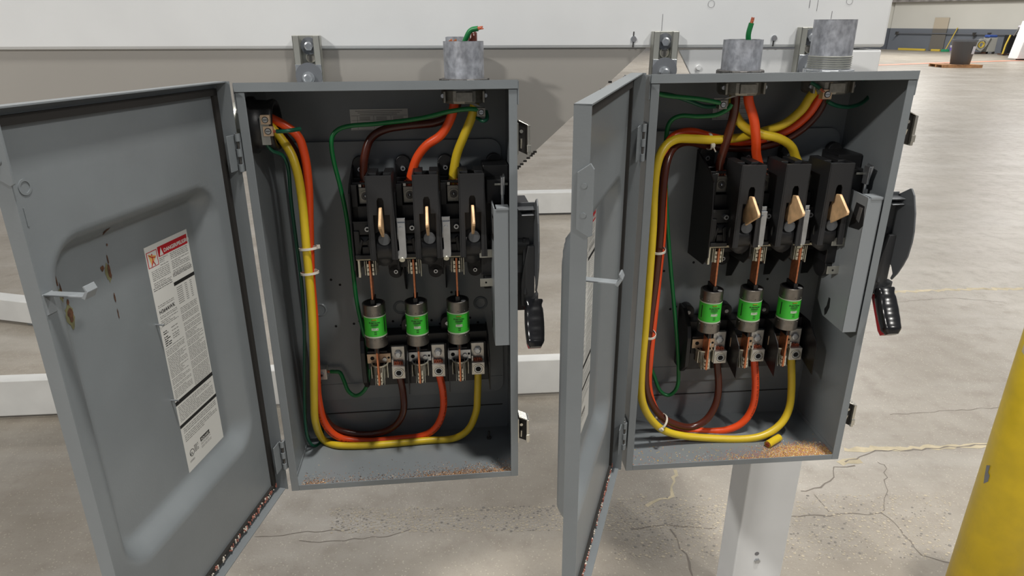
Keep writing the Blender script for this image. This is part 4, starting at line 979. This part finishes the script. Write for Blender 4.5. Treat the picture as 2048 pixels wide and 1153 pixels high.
cable(MR, [Vector((352, 116, 735)), (1648, 200, y_, 116), (1628, 235, y_, 120), (1590, 268, y_, 128), (1540, 290, y_, 136), (1480, 297, y_, 138), (1420, 292, y_, 132), (1375, 284, y_, 118), (1347, 296, y_, 100), (1332, 330, y_, 82), (1325, 390, y_, 70), (1320, 470, y_, 64), (1311, 560, y_, 64), (1299, 650, y_, 66), (1291, 725, y_, 70), (1293, 780, y_, 76), (1309, 818, y_, 84), (1337, 843, y_, 90), (1378, 855, y_, 96), (1410, 842, y_, 100), (1430, 812, y_, 106), (1437, 775, y_, 112), lug_pt(0), lug_pt(0, 12)], 7.4, 'brown',
      'brown power cable looping to the first lower lug of the right box', group='power cables of the right box')
cable(MR, [(1463, 208, y_, 70), (1456, 218, y_, 72), (1432, 230, y_, 84), (1395, 233, y_, 96), (1362, 232, y_, 104), (1341, 243, y_, 108), (1333, 270, y_, 110), (1331, 330, y_, 118), (1333, 420, y_, 126), (1340, 520, y_, 128), (1347, 600, y_, 130), (1354, 680, y_, 134), (1357, 740, y_, 138), (1354, 775, y_, 142), (1338, 791, y_, 148), (1320, 782, y_, 152), (1309, 755, y_, 156), (1300, 731, y_, 160)], 3.9, 'green', 'bright green ground wire hanging down the left side of the right box', 'wire', name='ground_wire')
cable(MR, [(1300, 183, y_, 60), (1330, 191, y_, 62), (1370, 195, y_, 60), (1405, 199, y_, 60), (1440, 206, y_, 62)], 3.7, 'green', 'upper green wire running from the left wall to the bushing in the right box', 'wire', name='ground_wire')
cable(MR, [(1302, 186, y_, 92), (1340, 190, y_, 96), (1378, 202, y_, 98), (1410, 213, y_, 92), (1442, 212, y_, 76)], 3.6, 'green_dark', 'darker green wire behind the upper green wire of the right box', 'wire', name='ground_wire')
cable(MR, [(1655, 203, y_, 76), (1672, 211, y_, 82), (1697, 214, y_, 96), (1722, 207, y_, 112), (1738, 192, y_, 128), (1743, 172, y_, 140), (1728, 158, y_, 146), (1705, 158, y_, 130)], 3.4, 'green_dark', 'dark green wire curling in the top right corner of the right box', 'wire', name='ground_wire')
cable(MR, [(1622, 165, y_, 84), (1634, 172, y_, 78), (1641, 178, y_, 74)], 3.2, 'green_dark', 'short green wire tail at the two lug bushing', 'wire', name='wire_tail', ends=[1])
cable(MR, [Vector((186, 94, 760)), Vector((188, 92, 790)), (1497, 68, y_, 90), (1503, 46, y_, 88)], 4.3, 'green', 'green stub of wire standing in the short conduit of the right box', 'wire', name='wire_stub', ends=[1])
# cut piece of yellow cable on the box floor
q = at(MR, 1535, 890, z=9); q2 = at(MR, 1558, 876, z=9)
e = thing('cable_offcut', 'short cut piece of yellow cable lying on the floor of the right box', 'cable', MR)
b = MB(); b.tube([q, q.lerp(q2, .5)+Vector((0, 0, .4)), q2], 7.8, 'yellow', seg=18); b.build('jacket', e, bevel=.8)
b = MB(); d_ = (q-q2).normalized(); _, u_, w_ = frame_from(d_)
for k in range(19):
    rr_ = 0 if k == 0 else (2.1 if k < 7 else 4.3); a = k*PI/3 if k < 7 else (k-7)*PI/6
    c_ = q+(u_*math.cos(a)+w_*math.sin(a))*rr_; b.cyl(c_, c_+d_*(.6+(k % 3)*.4), 1.15, 'copper_strand', seg=7)
b.build('copper_end', e)

# ------------------------------------------------------------------ cable ties
def tie(Mx, c, ax, ra, rb, label, head=(1, 0), tail=0):
    # elliptical strap around a bundle; ax = axis of bundle, head at the right
    e = thing('cable_tie', label, 'cable tie', Mx); a, u, w = frame_from(ax)
    if abs(u.x) < abs(w.x): u, w = w, -u
    if u.x < 0: u = -u
    b = MB(); n = 36; vs = []
    for k in range(n):
        t = 2*PI*k/n; base = c+u*ra*math.cos(t)+w*rb*math.sin(t); nr = (u*math.cos(t)/ra+w*math.sin(t)/rb).normalized()
        vs += [base-a*2.1, base+a*2.1, base+a*2.1+nr*1.2, base-a*2.1+nr*1.2]
    b.add(vs, [(4*k+j, 4*k+(j+1) % 4, 4*((k+1) % n)+(j+1) % 4, 4*((k+1) % n)+j) for k in range(n) for j in range(4)], 'tie'); b.build('strap', e)
    t = math.atan2(head[1], head[0]); base = c+u*(ra+1)*math.cos(t)+w*(rb+1)*math.sin(t); nr = (u*math.cos(t)/ra+w*math.sin(t)/rb).normalized()
    b = MB(); tt = a.cross(nr).normalized(); vs = [base+nr*i*3+tt*j*3.2+a*k*3.4 for i in (-.3, 1.6) for j in (-1, 1) for k in (-1, 1)]
    b.add(vs, [(0, 1, 3, 2), (4, 6, 7, 5), (0, 4, 5, 1), (2, 3, 7, 6), (0, 2, 6, 4), (1, 5, 7, 3)], 'tie')
    if tail: b.tube([base+nr*3, base+nr*(3+tail*.5)+tt*3, base+nr*(3+tail)-Vector((0, 0, tail*.3))], 1.3, 'tie', seg=6)
    b.build('head', e, bevel=.5); return e
def mid(Mx, pts):
    v = Vector((0, 0, 0))
    for p in pts: v += at(Mx, p[0], p[1], y=p[2])
    return v/len(pts)
camL = ML.inverted()@Vector((0, 0, CAMH))*1000; camR = MR.inverted()@Vector((0, 0, CAMH))*1000
tie(ML, mid(ML, [(613, 497, 46), (620, 497, 62)]), (-.06, .12, 1), 15, 14, 'upper nylon cable tie round the cable bundle in the left box', (.85, -.5))
tie(ML, mid(ML, [(617, 546, 48), (622, 546, 64)]), (-.06, .12, 1), 15, 15, 'lower nylon cable tie round the cable bundle in the left box', (.3, -.95))
tie(MR, mid(MR, [(1304, 500, 52), (1322, 500, 78)]), (-.06, 0, 1), 15, 22, 'upper nylon cable tie round the cables at the left edge of the right box', (.3, -.95))
tie(MR, mid(MR, [(1288, 668, 52), (1303, 668, 84)]), (-.06, 0, 1), 14, 22, 'lower nylon cable tie round the cables at the left edge of the right box', (-.4, -.9))
tie(MR, mid(MR, [(1312, 850, 66), (1330, 838, 90)]), (.75, 0, -.62), 17, 20, 'white nylon cable tie at the bottom bend of the right box cables', (-.3, -.95))
tie(MR, mid(MR, [(1418, 280, 104), (1418, 286, 130)]), (1, 0, .05), 14, 19, 'nylon cable tie with a curled tail at the upper bundle of the right box', (.2, -.95), tail=14)
tie(MR, mid(MR, [(1533, 262, 110), (1533, 274, 132)]), (1, 0, .35), 13, 18, 'small nylon cable tie where the cables leave the right conduit', (.2, -.95))

# ------------------------------------------------------------------ shavings on the box floors (uncountable)
def debris(Mx, n, dens, mats, label, seed, lmax=3.2):
    rr_ = random.Random(seed); b = MB(); k = 0; tries = 0
    while k < n and tries < n*60:
        tries += 1; x = rr_.uniform(16, W-5); y = rr_.uniform(4, 100)
        if rr_.random() > dens(x, y): continue
        k += 1; l = rr_.uniform(.7, lmax); t = rr_.uniform(.35, .9); a = rr_.random()*PI; z0 = 2.05+rr_.random()*(1.6 if dens(x, y) > .6 else .3)
        c_, s_ = math.cos(a), math.sin(a); tl = rr_.uniform(-.4, .4)*l
        vs = [(x-c_*l/2-s_*t, y-s_*l/2+c_*t, z0), (x-c_*l/2+s_*t, y-s_*l/2-c_*t, z0), (x+c_*l/2, y+s_*l/2, z0+abs(tl)), (x, y, z0+t*1.2)]
        b.add(vs, [(0, 1, 2), (0, 2, 3), (1, 0, 3), (2, 1, 3)], rr_.choices([q[0] for q in mats], [q[1] for q in mats])[0])
    o = b.build('shavings'); o.matrix_world = Mx; return tag(o, label, 'shavings', kind='stuff')
def dl(x, y):
    d = math.exp(-(y-3)/9)*(.05+.95*max(0, min(1, (x-215)/110))) if y < 60 else 0
    d += math.exp(-(y-3)/7)*.9*(1 if x < 62 else 0)+math.exp(-(y-3)/14)*.05
    return min(1, d)
debris(ML, 7500, dl, [('shavings', 6), ('rust', 4), ('shavings_w', 1), ('brass', 1)], 'brown copper shavings along the front of the left box floor', 5)
def dr_(x, y):
    e_ = math.exp(-(((x-372)/48)**2+((y-26)/20)**2)); f_ = math.exp(-y/9)*.9*(1/(1+math.exp(-(x-225)/22)))
    return min(1, e_+f_+.035*math.exp(-y/26))
debris(MR, 9000, dr_, [('shavings_y', 6), ('shavings_p', 4), ('shavings', 3), ('shavings_w', 1.6)], 'yellow and copper shavings heaped in the front right of the right box floor', 6, 4.2)
# fine copper dust film under the heap
b = MB(); rr_ = random.Random(9)
for i in range(9000):
    x = 436-abs(rr_.gauss(0, 90)); y = abs(rr_.gauss(0, 22))+3
    if x < 20 or y > 90: continue
    s_ = rr_.uniform(.3, .8); b.add([(x-s_, y, 2.2), (x, y-s_, 2.2), (x+s_, y, 2.2), (x, y+s_, 2.2)], [(0, 1, 2, 3)], 'shavings_p')
o = b.build('copper_dust'); o.matrix_world = MR; tag(o, 'pinkish copper dust spread over the right box floor', 'dust', kind='stuff')

# ------------------------------------------------------------------ bollard
q = ground(2044, 648, .96); R_ = .085
bc = Vector((q.x+R_*.93+.056, q.y+.02, 0)); e = thing('bollard', 'scuffed yellow steel bollard at the right edge with torn tape on top', 'bollard', Matrix.Translation(bc))
b = MB(); b.lathe((0, 0, 0), (0, 0, 1), [(0, 0), (0, 88), (925, 85), (945, 80), (958, 60), (962, 0)], 'bollard', seg=56)
b.build('post', e)
def bp(a, z, r=88.6): return (r*math.cos(a), r*math.sin(a), z)
rr_ = random.Random(4)
def on_post(u, v, R=.0872):
    o, d = ray(u, v); o = o-bc; A_q = d.x*d.x+d.y*d.y; B_q = 2*(o.x*d.x+o.y*d.y); C_q = o.x*o.x+o.y*o.y-R*R
    dd = B_q*B_q-4*A_q*C_q
    t = (-B_q-math.sqrt(max(0, dd)))/(2*A_q); return (o+d*t)*1000
b = MB(); b.add([on_post(*q) for q in ((1973, 931), (1980, 932), (1976, 946), (1979, 952), (1976, 964), (1967, 968), (1969, 952))], [tuple(range(7))], 'steel_bare'); tag(b.build('scrape', e), 'bare scraped patch')
b = MB(); vs = []
for k in range(13):
    aa = math.radians(170+k*9); vs += [bp(aa, 880+rr_.uniform(-16, 16), 87.8), bp(aa, 936, 86.5)]
b.add(vs, [(2*k, 2*k+2, 2*k+3, 2*k+1) for k in range(12)], 'stripe_y'); tag(b.build('torn_tape', e), 'torn tan tape')

# ------------------------------------------------------------------ far objects
def base_mtx(u, v, rz=0.0): return Matrix.Translation(ground(u, v))@Matrix.Rotation(rz, 4, 'Z')
e = thing('pallet', 'wooden pallet on the far floor under the gray bin', 'pallet', base_mtx(1925, 136, -.06))
for x0 in range(6):
    b = MB(); b.box(-700+x0*240, -700+x0*240+205, 0, 1000, 85, 105, 'wood'); b.build('deck_board', e)
for y0 in (20, 560, 1100):
    b = MB(); b.box(-700, 705, y0*.85, y0*.85+80, 0, 85, 'wood'); b.build('runner', e)
e = thing('trash_bin', 'gray round trash bin with white label standing on the pallet', 'bin', base_mtx(1932, 136, 0)@Matrix.Translation((0, .42, .105))@Matrix.Scale(1.12, 4))
b = MB(); b.lathe((0, 0, 0), (0, 0, 1), [(0, 0), (0, 285), (700, 350), (700, 372), (745, 376), (745, 350), (690, 340), (60, 275), (60, 0)], 'bin_gray', seg=32); b.build('body', e)
b = MB(); b.ring((0, 0, 740), (0, 0, 775), 382, 340, 'bin_gray'); b.build('rim', e)
b = MB()
for k in range(5):
    a = math.radians(-72+k*7); a2 = math.radians(-65+k*7); r_ = 348
    b.add([((r_-22)*math.cos(a), (r_-22)*math.sin(a), 330), ((r_-22)*math.cos(a2), (r_-22)*math.sin(a2), 330), (r_*1.0*math.cos(a2), r_*math.sin(a2), 570), (r_*math.cos(a), r_*math.sin(a), 570)], [(0, 1, 2, 3)], 'pail')
tag(b.build('sticker', e), 'white sticker')
def far_box(name, u, v, w, d, h, m, label, cat, rz=0, z0=0):
    b = MB(); b.box(-w/2, w/2, 0, d, z0, h, m); o = b.build(name, None, bevel=8); o.matrix_world = base_mtx(u, v, rz); return tag(o, label, cat)
wr = math.atan2(dirw.y, dirw.x)
def wall_base(u): 
    q = wallpt(u, 100, .25); return q
def curb(u0, u1, lab):
    a, c = wallpt(u0, 100, .3), wallpt(u1, 100, .3); b = MB(); L_ = (c-a).length*1000
    b.box(0, L_, -120, 0, 0, 110, 'yellow_line'); o = b.build('wheel_stop', None, bevel=15); o.matrix_world = Matrix.Translation((a.x, a.y, 0))@Matrix.Rotation(math.atan2((c-a).y, (c-a).x), 4, 'Z'); tag(o, lab, 'curb')
curb(1803, 1857, 'long yellow wheel stop at the foot of the far wall'); curb(1869, 1887, 'short yellow wheel stop beside the green broom')
e = thing('push_broom', 'green broom with yellow handle leaning on the far wall', 'broom', base_mtx(1890, 103.6))
b = MB(); b.box(-220, 240, -60, 60, 0, 130, 'green_broom'); b.build('head', e, bevel=15)
b = MB(); b.cyl((0, 0, 120), (560, 250, 1250), 26, 'yellow_line'); b.build('handle', e)
for u, lab, m in ((1904, 'white pail with purple print beside the green broom', 'purple'), (1915, 'white pail behind the gray bin', 'pail')):
    e = thing('pail', lab, 'bucket', base_mtx(u, 104.2)); b = MB(); b.lathe((0, 0, 0), (0, 0, 1), [(0, 0), (0, 130), (340, 160), (350, 160), (350, 0)], 'pail', seg=20); b.build('body', e)
    b = MB(); b.cyl((0, 0, 80), (0, 0, 240), 156, m, seg=20, caps=False); b.build('band', e)
e = thing('hose_reel_cart', 'pale wheeled cart with blue top and coiled hose near the far wall', 'cart', base_mtx(1972, 108))
b = MB(); b.box(0, 420, 0, 500, 90, 800, 'cart_gray'); b.build('body', e, bevel=20)
b = MB(); b.box(-60, 400, 0, 400, 800, 930, 'blue'); b.build('top', e, bevel=50)
b = MB(); b.ring((-330, 0, 450), (-330, 120, 450), 300, 220, 'cart_gray'); b.ring((-330, 20, 450), (-330, 100, 450), 160, 110, 'yellow_line'); b.build('hose_coil', e)
b = MB(); b.tube([(-600, 0, 40), (-300, 0, 80), (-60, 0, 420), (60, 0, 760)], 34, 'conduit_dark', seg=8); b.box(-560, 60, 0, 400, 20, 90, 'rust'); b.build('frame', e)
for k in (-1, 1):
    b = MB(); b.cyl((200+k*170, 0, 60), (200+k*170, 60, 60), 60, 'gasket'); b.build('wheel', e)
e = thing('hand_truck', 'yellow framed hand truck carrying a black case near the far wall', 'hand truck', base_mtx(2020, 111))
b = MB(); b.box(-260, 420, 0, 400, 110, 960, 'black'); b.build('case', e, bevel=40)
b = MB(); b.tube([(-420, -40, 60), (-380, -40, 500), (-260, -40, 950)], 40, 'yellow_line', seg=8); b.tube([(-100, -40, 900), (40, -60, 1220), (140, -60, 1380)], 40, 'conduit_dark', seg=8); b.ball((130, -60, 1340), 130, 'pail', sz=.6); b.ball((480, -20, 1080), 150, 'yellow_line', sz=.8)
b.box(-450, 420, -80, 300, 30, 80, 'rust'); b.build('frame', e)
for k in (-1, 1):
    b = MB(); b.cyl((k*320, -70, 90), (k*320, 0, 90), 90, 'gasket'); b.build('wheel', e)
e = thing('white_cabinet', 'white cabinet on dark feet at the far right edge', 'cabinet', base_mtx(2033, 121))
b = MB(); b.add([(0, 0, 60), (1400, 0, 60), (1400, 600, 60), (0, 600, 60), (230, 0, 1600), (1400, 0, 1600), (1400, 600, 1600), (230, 600, 1600)], [(0, 1, 5, 4), (1, 2, 6, 5), (2, 3, 7, 6), (3, 0, 4, 7), (4, 5, 6, 7), (3, 2, 1, 0)], 'white_paint'); b.build('body', e, bevel=20)
b = MB(); b.box(160, 500, 60, 300, 0, 60, 'gasket'); b.build('foot', e)
bpy.context.view_layer.update()
